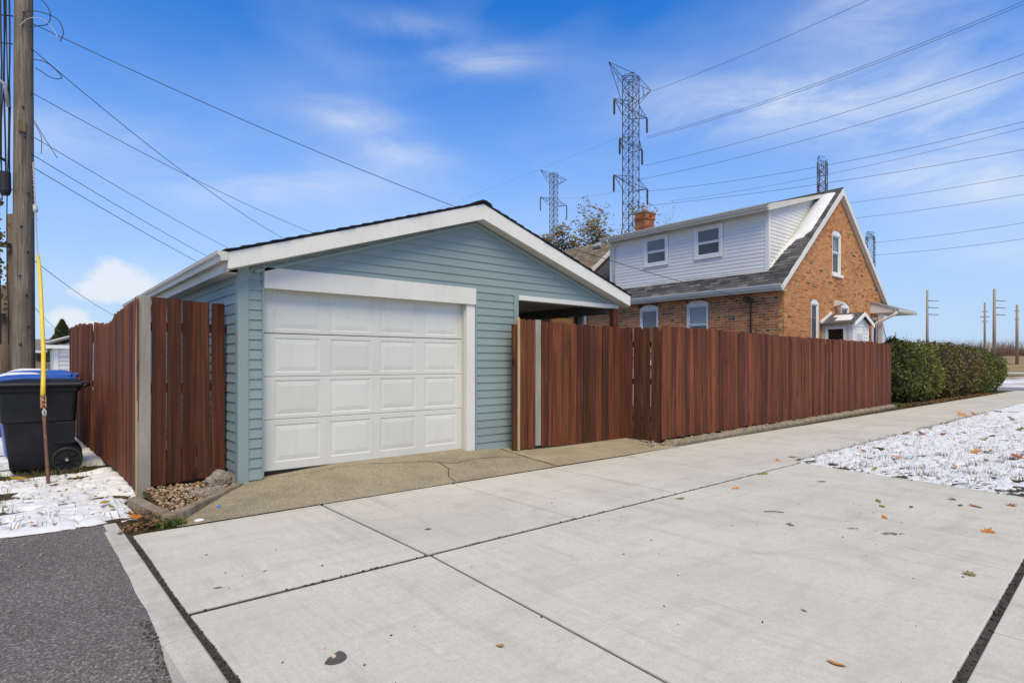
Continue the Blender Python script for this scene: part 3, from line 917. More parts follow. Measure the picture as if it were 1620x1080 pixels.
# short return to the sidewalk fence
fr_ = thing('board_fence', (7.65, 5.85, 0), 'short dark fence return with gaps between carport gate and long sidewalk fence', 'fence')
fence_run(fr_, [(7.560, 6.12), (7.745, 5.56)], lambda f_: .075 - .03 * f_, lambda f_: 1.865 + .01 * f_, M['stain_dark'], bw=.133, gap=.003, lean=.005, mats=[M['stain_dark']])
for zz in (.4, 1.0, 1.6):
    rail(fr_, (7.63, 6.06, zz), (7.79, 5.58, zz), 0)
MB().box(7.735, 7.82, 5.55, 5.635, .0, 1.80).build('post', M['stain_dark'], fr_, bevel=.004)
# long sidewalk fence
fs_ = thing('wooden_fence', (13.5, 5.75, 0), 'long red brown board fence along the sidewalk in front of the brick house', 'fence')
A_, B_ = (7.745, 5.535), (19.85, 6.02)
fence_run(fs_, [A_, B_], lambda f_: .085 - .02 * f_ + .012 * math.sin(f_ * 30), lambda f_: 1.885 - .012 * f_ + .010 * math.sin(f_ * 9 + 1), M['stain'], bw=.137, gap=.003, lean=.005, hvar=.016, mats=[M['stain'], M['stain'], M['stain_lite'], M['stain_lite']])
for zz in (.4, 1.0, 1.6):
    rail(fs_, (A_[0], A_[1] + .035, zz), (B_[0], B_[1] + .035, zz), 0)
for k in range(6):
    f_ = (k + .5) / 6; px = A_[0] + (B_[0] - A_[0]) * f_; py = A_[1] + (B_[1] - A_[1]) * f_
    MB().box(px - .045, px + .045, py + .06, py + .15, -.02, 1.75).build('post', M['stain_dark'], fs_)
MB().box(19.80, 19.90, 6.03, 6.13, -.02, 1.9).build('post', M['stain_dark'], fs_)

# rough stone kerb at the foot of the sidewalk fence
mb = MB(); n = 260; m = 8
for i in range(n + 1):
    f_ = i / n; x = 7.62 + (19.9 - 7.62) * f_
    yf = 5.535 + (x - 7.745) * .0401 - .03
    wv = .05 * fbm(x * 3.1, 2) + .03 * fbm(x * 14, 5)
    w = .16 * (1 - .25 * f_) + wv
    hh = .075 + .05 * fbm(x * 5, 7) + .02 * fbm(x * 20, 1)
    hh *= sm(i / 4) * sm((n - i) / 5) * .95 + .05
    y1 = yf + .03; y0 = max(yf - w, yfar(x) + .005)
    for (yy, zz) in ((y1, -.03), (y1, hh * .55), (y1 - .03, hh * .85), (y0 + (y1 - y0) * .55, hh), (y0 + (y1 - y0) * .3, hh * .96), (y0 + .025, hh * .8), (y0, hh * .35), (y0, -.03)):
        mb.v.append((x, yy + .012 * fbm(x * 16, zz * 30), zz + .006 * fbm(x * 25, yy * 20)))
for i in range(n):
    for k in range(m):
        q = i * m + k; r_ = i * m + (k + 1) % m
        mb.f.append((q, r_, r_ + m, q + m))
mb.f.append(tuple(range(m))); mb.f.append(tuple(n * m + k for k in range(m)))
ks = mb.build('stone_edging', M['tanstone'])
tag(ks, 'low crumbling tan stone edging along the foot of the sidewalk fence', 'edging')
def pebbles(name, pts, mat, label, cat='pebbles', flat=.6):
    mb = MB()
    base = [(0, 0, 1), (.89, 0, .45), (.28, .85, .45), (-.72, .53, .45), (-.72, -.53, .45), (.28, -.85, .45), (.72, .53, -.45), (-.28, .85, -.45), (-.89, 0, -.45), (-.28, -.85, -.45), (.72, -.53, -.45), (0, 0, -1)]
    fc = [(0, 1, 2), (0, 2, 3), (0, 3, 4), (0, 4, 5), (0, 5, 1), (1, 6, 2), (2, 7, 3), (3, 8, 4), (4, 9, 5), (5, 10, 1), (6, 7, 2), (7, 8, 3), (8, 9, 4), (9, 10, 5), (10, 6, 1), (6, 11, 7), (7, 11, 8), (8, 11, 9), (9, 11, 10), (10, 11, 6)]
    for (x, y, z, r) in pts:
        a_ = random.uniform(0, 6.28); ca, sa = math.cos(a_), math.sin(a_); e = random.uniform(.6, 1)
        q = []
        for (bx, by, bz) in base:
            j = random.uniform(.85, 1.12)
            bx *= r * j; by *= r * e * j; bz *= r * flat * j
            q.append((x + bx * ca - by * sa, y + bx * sa + by * ca, z + bz))
        mb.add(q, fc)
    return tag(mb.build(name, mat, smooth=True, fix=False), label, cat, kind='stuff')
pts = [(random.uniform(7.8, 19), 0, 0, random.uniform(.012, .032)) for _ in range(260)]
pts = [(x, 5.50 + (x - 7.745) * .0401 + random.uniform(-.06, .01), .07, r) for (x, _, _, r) in pts]
pts += [(random.uniform(7.30, 7.66), random.uniform(5.40, 5.75), .035, random.uniform(.012, .035)) for _ in range(60)]
pts += [(7.52 + (6.0 - y) * .3 + random.uniform(-.05, .03), y, .06, random.uniform(.012, .03)) for y in np.linspace(5.6, 6.05, 40)]
pebbles('loose_stones', pts, M['rock'], 'loose pale stones along the foot of the sidewalk fence', 'stones')

pts = []
for i in range(300):
    y = random.uniform(2.2, 3.45); x = .497 - abs(random.gauss(0, .04)) * (1.1 if y < 3 else .6)
    r = random.uniform(.003, .009); pts.append((x, y, alley_z(x, y) + r * .2, r))
pebbles('asphalt_crumbs', pts, M['patch'], 'dark loose asphalt crumbs along the foot of the concrete kerb', 'asphalt')

# bed of pebbles, rocks and edging by the garage corner
def inbed(x, y): return x > .93 + (y - 5.6) * .0 and y < 6.66 and y > edge_line(x) - .0 + .10 and x < 1.66 and x > .92 - (y - 5.5) * .03
pts = []
while len(pts) < 620:
    x = random.uniform(.88, 1.68); y = random.uniform(5.5, 6.69)
    if inbed(x, y): pts.append((x, y, .035 + .03 * (y - 5.5) + random.uniform(-.008, .012), random.uniform(.010, .026)))
MB().add([(.90, 5.5, .0), (1.05, 5.45, .0), (1.69, 6.3, .04), (1.69, 6.74, .05), (.90, 6.74, .05)], [(0, 1, 2, 3, 4)]).build('bed_soil', M['soil'], fix=False)
tag(bpy.data.objects['bed_soil'], kind='structure')
pebbles('pebble_bed', pts, M['pebble'], 'tan river pebbles in the corner bed below the short fence panel')
def rock(name, c, r, label, seed):
    bm = bmesh.new(); bmesh.ops.create_icosphere(bm, subdivisions=4, radius=1)
    for v in bm.verts:
        p = v.co.copy(); k = 1 + .35 * fbm(p.x * 1.3 + seed, p.y * 1.3, p.z * 1.3, 3) + .16 * fbm(p.x * 5 + seed, p.y * 5, p.z * 5, 3)
        v.co = Vector((p.x * r[0] * k, p.y * r[1] * k, p.z * r[2] * k))
    me = bpy.data.meshes.new(name); bm.to_mesh(me); bm.free()
    me.polygons.foreach_set('use_smooth', [True] * len(me.polygons)); me.materials.append(M['rock'])
    o = bpy.data.objects.new(name, me); put(o, None, c); tag(o, label, 'rock'); return o
rock('rock', (1.53, 6.42, .10), (.12, .10, .115), 'tall rough tan rock leaning by the garage corner post', 3)
rock('rock', (1.36, 6.13, .065), (.155, .09, .05), 'flat pale rock lying in the pebble bed behind the edging', 9)
e1 = MB()
P_ = [((.80, 6.42), .055, .045), ((.83, 6.05), .07, .045), ((.86, 5.80), .07, .045), ((.905, 5.62), .07, .045), ((.925, 5.40), .07, .045)]
for i, (p, zt_, w) in enumerate(P_):
    e1.v += [(p[0] - w - .012, p[1], -.03), (p[0] - w, p[1], zt_ - .006), (p[0] - w + .01, p[1], zt_), (p[0] + w - .01, p[1] + .01, zt_), (p[0] + w, p[1] + .01, zt_ - .006), (p[0] + w, p[1] + .01, -.03)]
for i in range(len(P_) - 1):
    for k in range(6):
        q = i * 6 + k; r_ = i * 6 + (k + 1) % 6
        e1.f.append((q, r_, r_ + 6, q + 6))
e1.f.append((0, 1, 2, 3, 4, 5)); e1.f.append(tuple(24 + k for k in range(6)))
tag(e1.build('concrete_edging', M['tanstone'], bevel=.004), 'curved tan concrete edging block beside the snowy alley verge', 'edging')
e2 = MB()
P_ = [(.985, 5.415), (1.15, 5.62), (1.35, 5.86), (1.52, 6.07), (1.68, 6.235)]
for i, (x, y) in enumerate(P_):
    zt_ = .085 + .004 * i; nx, ny = .78, -.62; w = .036
    zg = apron_z(x, y)
    e2.v += [(x + nx * (w + .012), y + ny * (w + .012), -.02), (x + nx * w, y + ny * w, zt_ - .008), (x + nx * (w - .008), y + ny * (w - .008), zt_), (x - nx * w, y - ny * w, zt_), (x - nx * w, y - ny * w, -.02)]
for i in range(len(P_) - 1):
    for k in range(5):
        q = i * 5 + k; r_ = i * 5 + (k + 1) % 5
        e2.f.append((q, r_, r_ + 5, q + 5))
e2.f.append(tuple(range(5))); e2.f.append(tuple(20 + k for k in range(5)))
tag(e2.build('concrete_edging', M['tanstone'], bevel=.004), 'straight tan concrete edging between pebble bed and driveway apron', 'edging')
tag(MB().lathe((1.12, 5.325, .006), (0, 0, 1), [(.036, 0), (.038, .004), (.03, .008)], 18).build('paper_lid', M['litter_white']), 'small white round lid lying by the green weeds', 'litter')
tag(MB().lathe((1.335, 5.60, .032), (.2, -.3, 1), [(.016, 0), (.016, .010), (.013, .013)], 14).build('bottle_cap', M['litter_blue']), 'small blue bottle cap beside the straight concrete edging', 'litter')

# ------------------------------------------------------------------ GARAGE
GY = 6.30; GX0 = 1.687; GX1 = 7.60; GYB = 12.75
PK = 4.65; SL = .325; FY = 6.10
def roof_u(x): return 3.245 - abs(x - PK) * SL       # underside of rafters at the wall
gar = thing('garage', (4.6, 9.5, 0), 'blue green lap sided garage with white overhead door and open carport bay', 'garage')
def lap_rows(parent, mat, z0, z1, ex, ivals, axis, plane, sign, name='siding_board', lap=.013, skip=.012):
    """one tilted lap board per row and interval; axis 'x' (wall faces -y) or 'y' (wall faces -x)"""
    z = z0; k = 0
    while z < z1 - .01:
        zt_ = min(z + ex, z1)
        for (a0, b0, a1, b1) in ivals(z, zt_):
            if b0 - a0 < skip and b1 - a1 < skip: continue
            if b1 - a1 < .002: b1 = a1 + .002
            if b0 - a0 < .002: b0 = a0 + .002
            o1 = plane + sign * lap; o2 = plane + sign * .002; bk = plane - sign * .004
            zz0 = z - .004
            prof = [(o1, zz0), (o1 - sign * .001, zz0 + .012), (o2, zt_), (bk, zt_), (bk, zz0)]
            def pt(t_, pr):
                s_ = a0 + (a1 - a0) * ((pr[1] - z) / ex if zt_ > z else 0) if t_ == 0 else b0 + (b1 - b0) * ((pr[1] - z) / ex)
                return (s_, pr[0], pr[1]) if axis == 'x' else (pr[0], s_, pr[1])
            mb = MB(); n = len(prof)
            mb.v = [pt(0, p) for p in prof] + [pt(1, p) for p in prof]
            mb.f = [tuple(range(n)), tuple(range(n, 2 * n))] + [(i, (i + 1) % n, n + (i + 1) % n, n + i) for i in range(n)]
            mb.build(name, mat, parent)
        z = zt_; k += 1
EX = .1016
D0, D1 = 1.927, 4.655      # opening incl. jamb
CP0 = 5.415                # carport opening left
def f_int(za, zb_):
    out = []
    def lim(z, lo, hi):
        h = (3.225 - z) / SL
        return max(lo, PK - h), min(hi, PK + h)
    segs = []
    zm = (za + zb_) / 2
    if zm < 2.295: segs += [(1.775, D0 - .012), (D1 + .012, 5.325 if zm < 2.27 else 7.6)]
    elif zm < 2.27: segs += [(1.775, 7.6)]
    else: segs += [(1.775, 7.62)]
    for (lo, hi) in segs:
        a0, b0 = lim(za, lo, hi); a1, b1 = lim(zb_, lo, hi)
        if b0 > a0: out.append((a0, b0, a1, max(a1, b1)))
    return out
front = thing_wall = MB()
# wall cores (behind the boards)
core = MB()
core.box(GX0 + .02, D0 - .002, GY + .008, GY + .13, .12, 2.27)
core.box(D1 + .002, CP0 - .02, GY + .008, GY + .13, .09, 2.27)
core.prism([(1.72, GY + .008, 2.275), (7.62, GY + .008, 2.275), (7.62, GY + .008, roof_u(7.62) - .02), (PK, GY + .008, 3.225), (1.72, GY + .008, roof_u(1.72) - .02)], (0, .122, 0))
fw = core.build('front_wall', M['teal_trim'], gar)
lap_rows(fw, M['teal'], .125, 3.22, EX, f_int, 'x', GY, -1)
sc_ = MB().box(GX0 + .008, GX0 + .12, GY + .14, GYB, .17, 2.30)
sw_ = sc_.build('side_wall', M['teal_trim'], gar)
lap_rows(sw_, M['teal'], .19, 2.27, EX, lambda a_, b_: [(GY + .075, GYB, GY + .075, GYB)], 'y', GX0, -1)
MB().box(GX0 + .004, GX0 + .14, GY + .06, GYB, -.05, .185).build('foundation', M['found'], gar)
MB().box(GX0, 5.41, GYB + .002, GYB + .12, -.05, 2.3).build('rear_wall', M['teal_trim'], gar)
MB().box(5.30, 5.41, GY + .135, GYB, -.05, 2.27).build('carport_wall', M['teal_trim'], gar)
# corner post
MB().prism([(GX0 - .016, GY - .018, .055), (GX0 + .092, GY - .018, .055), (GX0 + .092, GY + .002, .055), (GX0 + .006, GY + .002, .055), (GX0 + .006, GY + .075, .055), (GX0 - .016, GY + .075, .055)], (0, 0, 2.275)).build('corner_trim', M['teal_trim'], gar, bevel=.003)
MB().prism([(5.333, GY - .018, .10), (5.415, GY - .018, .10), (5.415, GY + .06, .10), (5.405, GY + .06, .10), (5.405, GY + .004, .10), (5.333, GY + .004, .10)], (0, 0, 2.165)).build('corner_trim', M['teal_trim'], gar, bevel=.003)
for (x0, x1, z0, z1) in ((D0 - .018, D0 - .001, .118, 2.31), (D1 + .001, D1 + .018, .085, 2.31), (D0 - .001, D1 + .001, 2.296, 2.31)):
    MB().box(x0, x1, GY - .020, GY + .01, z0, z1).build('channel_trim', M['teal_trim'], gar)
MB().box(1.78, D0 - .018, GY - .020, GY + .006, .098, .122).build('channel_trim', M['teal_trim'], gar)
MB().box(D1 + .018, 5.333, GY - .020, GY + .006, .082, .122).build('channel_trim', M['teal_trim'], gar)
# door surround
MB().box(D0, D1 - .001, GY - .028, GY + .02, 2.078, 2.295).build('header_board', M['white'], gar, bevel=.002)
MB().box(D0, D1, GY + .022, GY + .10, 2.10, 2.294).build('header_board', M['cream'], gar)
MB().box(4.515, 4.652, GY - .006, GY + .05, .128, 2.077).build('jamb', M['white'], gar, bevel=.002)
MB().box(4.515, 4.56, GY + .052, GY + .115, .13, 2.077).build('door_stop', M['white'], gar)
MB().box(4.503, 4.513, GY + .035, GY + .10, .13, 2.077).build('door_stop', M['cream'], gar)
# sectional door
DY = 6.395
door = thing_door = bpy.data.objects.new('garage_door', None); put(door, gar, (3.2, DY, .14))
door['label'] = 'white raised panel overhead door'
secs = [(.150, .694, .241, .638), (.697, 1.152, .739, 1.114), (1.155, 1.611, 1.199, 1.567), (1.619, 2.20, 1.66, 2.10)]
cols = [(2.069, 2.566), (2.691, 3.183), (3.311, 3.796), (3.93, 4.419)]
for (z0, z1, p0, p1) in secs:
    mb = MB(); X0, X1 = 1.84, 4.575
    # frame strips around the panels
    xs = [X0] + [c for p in cols for c in p] + [X1]
    def face(xa, xb, za, zb_): mb.add([(xa, DY, za), (xb, DY, za), (xb, DY, zb_), (xa, DY, zb_)], [(0, 1, 2, 3)])
    face(X0, X1, z0 + .006, p0); face(X0, X1, p1, z1 - .006)
    for i in range(0, len(xs), 2): face(xs[i], xs[i + 1], p0, p1)
    mb.add([(X0, DY, z0 + .006), (X1, DY, z0 + .006), (X1, DY + .006, z0), (X0, DY + .006, z0)], [(0, 1, 2, 3)])
    mb.add([(X0, DY, z1 - .006), (X1, DY, z1 - .006), (X1, DY + .006, z1), (X0, DY + .006, z1)], [(0, 1, 2, 3)])
    mb.box(X0, X1, DY + .022, DY + .045, z0, z1)
    mb.add([(X0, DY + .006, z0), (X1, DY + .006, z0), (X1, DY + .022, z0), (X0, DY + .022, z0)], [(0, 1, 2, 3)])
    mb.add([(X0, DY + .006, z1), (X1, DY + .006, z1), (X1, DY + .022, z1), (X0, DY + .022, z1)], [(0, 1, 2, 3)])
    sec = mb.build('door_section', M['door'], door, fix=False)
    for (xa, xb) in cols:
        mb = MB()
        rings = [(0, 0), (.008, .005), (.014, .0055), (.056, .0008), (.060, 0.0)]
        V = []
        for (ins, dep) in rings:
            V.append([(xa + ins, DY + dep, p0 + ins), (xb - ins, DY + dep, p0 + ins), (xb - ins, DY + dep, p1 - ins), (xa + ins, DY + dep, p1 - ins)])
        mb.v = [p for r_ in V for p in r_]
        for i in range(len(rings) - 1):
            for k in range(4):
                q = i * 4 + k; r_ = i * 4 + (k + 1) % 4
                mb.f.append((q, r_, r_ + 4, q + 4))
        e = 4 * (len(rings) - 1); mb.f.append((e, e + 1, e + 2, e + 3))
        mb.build('raised_panel', M['door'], sec, fix=False)
MB().box(1.84, 4.575, DY - .002, DY + .04, .118, .149).build('bottom_seal', M['dark'], door)
# carport bay: beam, ceiling, posts
MB().box(CP0, 7.60, GY - .03, GY + .11, 2.195, 2.262).build('beam_trim', M['white'], gar, bevel=.002)
MB().box(CP0, 7.55, GY + .112, GYB, 2.27, 2.30).build('ceiling', M['ceiling'], gar)
MB().box(7.42, 7.56, GY + .115, GYB, 2.12, 2.268).build('side_beam', M['darkwood'], gar)
for (x0, x1, y0, y1, mm) in ((7.40, 7.50, 6.20, 6.30, 'stain_dark'), (7.42, 7.52, 7.02, 7.12, 'darkwood'), (7.42, 7.52, 9.5, 9.6, 'darkwood'), (7.42, 7.52, 12.6, 12.7, 'darkwood')):
    MB().box(x0, x1, y0, y1, -.02, 2.19 if y0 < 6.25 else 2.12).build('post', M[mm], gar, bevel=.003)
# soffits, fascia, gutter
for sgn, xe in ((-1, 1.535), (1, 7.69)):
    zt_e = 3.388 - abs(xe - PK) * SL; fd = .20
    zp = 3.388
    mb = MB().prism([(PK, FY, zp), (xe, FY, zt_e), (xe, FY, zt_e - fd * .82), (PK, FY, zp - fd)], (0, .022, 0))
    mb.build('rake_fascia', M['white'], gar, bevel=.002)
    # teal frieze strip under the rake
    z_a = zp - fd - .012; 
    mb = MB().prism([(PK, GY - .028, z_a - .008), (xe + sgn * -.30, GY - .028, z_a - .008 - (abs(xe - PK) - .30) * SL), (xe + sgn * -.30, GY - .028, z_a - .042 - (abs(xe - PK) - .30) * SL), (PK, GY - .028, z_a - .042)], (0, .018, 0))
    mb.build('frieze_strip', M['teal_trim'], gar)
    mb = MB().prism([(PK, FY + .024, zp - fd + .015), (xe, FY + .024, zt_e - fd + .03), (xe, FY + .024, zt_e - fd + .045), (PK, FY + .024, zp - fd + .03)], (0, GY - FY - .04, 0))
    mb.build('soffit', M['cream'], gar)
    # eave fascia and soffit along the side
    zf = zt_e - .035
    MB().box(min(xe, xe - sgn * .02), max(xe, xe - sgn * .02), FY + .024, 12.93, zf - .145, zf).build('eave_fascia', M['cream'], gar)
    xa = xe - sgn * .022; xb = (GX0 + .10) if sgn < 0 else 7.56
    MB().box(min(xa, xb), max(xa, xb), GY - .01 if sgn < 0 else GY + .12, 12.93, zf - .142, zf - .130).build('eave_soffit', M['cream'], gar)
    # K style gutter
    if sgn < 0:
        gx = xe - .003
        prof = [(0, 0), (0, -.075), (-.055, -.085), (-.062, -.082), (-.066, -.05), (-.088, -.028), (-.092, 0), (-.097, .002), (-.097, -.004), (-.090, -.032), (-.070, -.052), (-.066, -.088), (-.055, -.092), (.0, -.082)]
        pr = [(0, 0), (-.0, -.082), (-.060, -.092), (-.068, -.05), (-.092, -.03), (-.098, .004), (-.088, .004), (-.082, -.024), (-.058, -.046), (-.052, -.082), (-.008, -.074), (-.008, 0)]
        mb = MB().prism([(gx + p[0], FY - .005, zt_e + .002 + p[1]) for p in pr], (0, 12.95 - FY, 0))
        gu = mb.build('gutter', M['cream'], gar)
        MB().prism([(gx, FY - .008, zt_e + .001), (gx, FY - .008, zt_e - .079), (gx - .058, FY - .008, zt_e - .088), (gx - .066, FY - .008, zt_e - .05), (gx - .09, FY - .008, zt_e - .03), (gx - .096, FY - .008, zt_e + .003)], (0, .003, 0)).build('end_cap', M['cream'], gu)
# roof deck and shingle courses
for sgn, xe in ((-1, 1.515), (1, 7.715)):
    z_e = 3.392 - abs(xe - PK) * SL
    rs = MB().prism([(PK, FY - .005, 3.392), (xe, FY - .005, z_e), (xe, FY - .005, z_e + .012), (PK, FY - .005, 3.404)], (0, 12.95 - FY, 0)).build('roof', M['shingle_dark'], gar)
    L_ = abs(xe - PK); nC = 22
    for i in range(nC):
        xa = xe - sgn * (L_ * i / nC) + sgn * .012 * (i == 0)
        xb = xe - sgn * (L_ * (i + 1.35) / nC)
        if (sgn < 0 and xb > PK) or (sgn > 0 and xb < PK): xb = PK
        za = 3.404 - abs(xa - PK) * SL; zb_ = 3.404 - abs(xb - PK) * SL
        j = random.uniform(-.010, .006)
        MB().hexa([(xa, FY - .014 + j, za + .010), (xb, FY - .014 + j, zb_ + .002), (xb, 12.96, zb_ + .002), (xa, 12.96, za + .010), (xa, FY - .014 + j, za + .021), (xb, FY - .014 + j, zb_ + .004), (xb, 12.96, zb_ + .004), (xa, 12.96, za + .021)]).build('shingle_course', M['shingle_dark'], rs)
MB().prism([(PK - .13, FY - .02, 3.392), (PK - .12, FY - .02, 3.402), (PK - .03, FY - .02, 3.438), (PK + .03, FY - .02, 3.438), (PK + .12, FY - .02, 3.402), (PK + .13, FY - .02, 3.392), (PK, FY - .02, 3.42)], (0, 12.98 - FY, 0)).build('ridge_cap', M['shingle_dark'], gar)

# ------------------------------------------------------------------ BRICK HOUSE
HX0, HX1, HY0, HY1 = 14.50, 21.52, 6.76, 14.0
EZ = 3.19                       # wall head
RX = 18.0; RZ = 6.30; TS = (RZ - 3.26) / 3.72     # ridge, slope
house = thing('brick_house', (18, 10.4, 0), 'orange brick house with steep gable and pale grey sided dormer behind the fence', 'house')
def roof_z(x): return RZ - abs(x - RX) * TS
CH = .0677
# openings: (centre, half width, sill z, spring z, crown z)
gable_open = [(17.834, .31, 3.82, 5.00, 5.09), (16.39, .245, 1.2, 2.955, 3.03), (18.45, .30, 2.2, 2.975, 3.05)]
side_open = [(10.81, .335, 1.3, 2.96, 3.05), (9.16, .34, 1.3, 2.96, 3.06)]
def half(o, z):
    c, h, s0, sp, cr = o
    if z < s0 or z > cr: return 0
    if z <= sp: return h
    return h * math.sqrt(max(0, 1 - ((z - sp) / (cr - sp)) ** 2))
def minus(iv, openings, z):
    for o in openings:
        h = half(o, z)
        if h <= 0: continue
        a_, b_ = o[0] - h, o[0] + h
        new = []
        for (p, q) in iv:
            if b_ <= p or a_ >= q: new.append((p, q)); continue
            if a_ > p: new.append((p, a_))
            if b_ < q: new.append((b_, q))
        iv = new
    return iv
def brick_wall(parent, ival, openings, z0, z1, toP, mats, single=0, seed=1, sortkey=None, mort='mortar', hdr=6, hp=.28):
    """toP(s, depth, z): wall coordinates to the world; depth 0 = brick face, positive inwards"""
    rr = random.Random(seed)
    stuff = {m: MB() for m in mats}; single_list = []
    mo = MB(); nrow = int((z1 - z0) / CH)
    for k in range(nrow):
        za = z0 + k * CH; zb_ = za + CH; zm = (za + zb_) / 2
        ivs = minus([ival(zm)], openings, zm)
        header = (k % hdr == 2)
        for (a_, b_) in ivs:
            if b_ - a_ < .02: continue
            mo.hexa([toP(a_, .004, za), toP(b_, .004, za), toP(b_, .10, za), toP(a_, .10, za), toP(a_, .004, zb_), toP(b_, .004, zb_), toP(b_, .10, zb_), toP(a_, .10, zb_)])
            L_ = .105 if header else .211
            off = (.0 if k % 2 else .1055) + (.05 if header else 0)
            s_ = a_ - ((a_ - off) % L_)
            while s_ < b_:
                p = max(s_, a_); q = min(s_ + L_, b_)
                s_ += L_
                if q - p < .03: continue
                p += .006; q -= .006
                dep = rr.uniform(-.002, .003); dz = rr.uniform(-.0015, .0015)
                m = mats[0]
                if rr.random() < (hp if header else .035): m = mats[1]
                box = [toP(p, dep, za + .0085 + dz), toP(q, dep, za + .0085 + dz), toP(q, .03, za + .0085 + dz), toP(p, .03, za + .0085 + dz), toP(p, dep, zb_ - .0085 + dz), toP(q, dep, zb_ - .0085 + dz), toP(q, .03, zb_ - .0085 + dz), toP(p, .03, zb_ - .0085 + dz)]
                single_list.append((sortkey(p, zm) if sortkey else 0, m, box))
    if single:
        single_list.sort(key=lambda t_: t_[0])
    for i, (kk, m, box) in enumerate(single_list):
        if i < single:
            MB().hexa(box).build('brick', M[m], parent)
        else:
            stuff[m].hexa(box)
    mo.build('mortar', M[mort], parent, fix=False)
    for m in mats:
        if stuff[m].v:
            o = stuff[m].build('brick_courses', M[m], parent, fix=False); o['kind'] = 'stuff'
# gable wall (faces the sidewalk)
def gint(z):
    if z < EZ: return (HX0, HX1)
    h = (RZ - .10 - z) / TS
    return (max(HX0, RX - h), min(HX1, RX + h))
gw = bpy.data.objects.new('gable_wall', None); put(gw, house, (18, HY0, 0))
brick_wall(gw, gint, gable_open, 1.15, 6.2, lambda s_, d, z: (s_, HY0 + d, z), ['brick_gable', 'brick_dark'], 0, 3, None, 'mortar', 6, .10)
sw2 = bpy.data.objects.new('side_wall', None); put(sw2, house, (HX0, 10.4, 0))
brick_wall(sw2, lambda z: (HY0 + .004, HY1), side_open, 1.15, 3.20, lambda s_, d, z: (HX0 + d, s_, z), ['brick', 'brick_dark'], 300, 5, lambda s_, z: s_ - HY0 - (100 if z > 1.85 else 0), 'mortar_side')
# inner cores so that nothing shows through
MB().box(HX0 + .11, HX1 - .02, HY0 + .30, HY1, -.1, 3.2).build('house_core', M['inner'], house)
MB().box(HX0 + .012, HX1, HY0 + .012, HY0 + .10, -.1, 1.148).build('base_wall', M['mortar'], house)
MB().box(HX0 + .012, HX0 + .10, HY0 + .102, HY1, -.1, 1.148).build('base_wall', M['mortar_side'], house)
MB().box(HX1 - .10, HX1, HY0 + .102, HY1, -.1, 3.2).build('front_wall', M['brick'], house)
MB().prism([(HX0, HY1 - .10, -.1), (HX1, HY1 - .10, -.1), (HX1, HY1 - .10, 3.2), (RX, HY1 - .10, 6.18), (HX0, HY1 - .10, 3.2)], (0, .10, 0)).build('rear_wall', M['brick'], house)
# segmental arches of rowlock bricks
def arch(parent, o, toP, m):
    c, h, s0, sp, cr = o
    r_ = (h * h + (cr - sp) ** 2) / (2 * (cr - sp)); cz = cr - r_
    a0 = math.asin(min(1, (h + .03) / r_)); n = int(2 * a0 * r_ / .067) + 1
    for ring in range(1):
        for i in range(n):
            aa = -a0 + 2 * a0 * (i + .08) / n; ab = -a0 + 2 * a0 * (i + .92) / n
            ri, ro = r_ + .004, r_ + .112
            q = []
            for d in (-.004, .02):
                q += [toP(c + math.sin(aa) * ri, d, cz + math.cos(aa) * ri), toP(c + math.sin(ab) * ri, d, cz + math.cos(ab) * ri), toP(c + math.sin(ab) * ro, d, cz + math.cos(ab) * ro), toP(c + math.sin(aa) * ro, d, cz + math.cos(aa) * ro)]
            MB().add(q, [(0, 1, 2, 3), (4, 5, 6, 7), (0, 1, 5, 4), (1, 2, 6, 5), (2, 3, 7, 6), (3, 0, 4, 7)]).build('arch_brick', M[m], parent)
for o in gable_open: arch(gw, o, lambda s_, d, z: (s_, HY0 + d, z), 'brick_gable')
for o in side_open: arch(sw2, o, lambda s_, d, z: (HX0 + d, s_, z), 'brick_dark')
# corbel course under the eave
for i in range(34):
    y = HY0 + .03 + i * .2
    if y > HY1 - .2: break
    MB().box(HX0 - .012, HX0 + .02, y, y + .10, 3.135, 3.19).build('corbel_brick', M['brick_dark'], sw2)
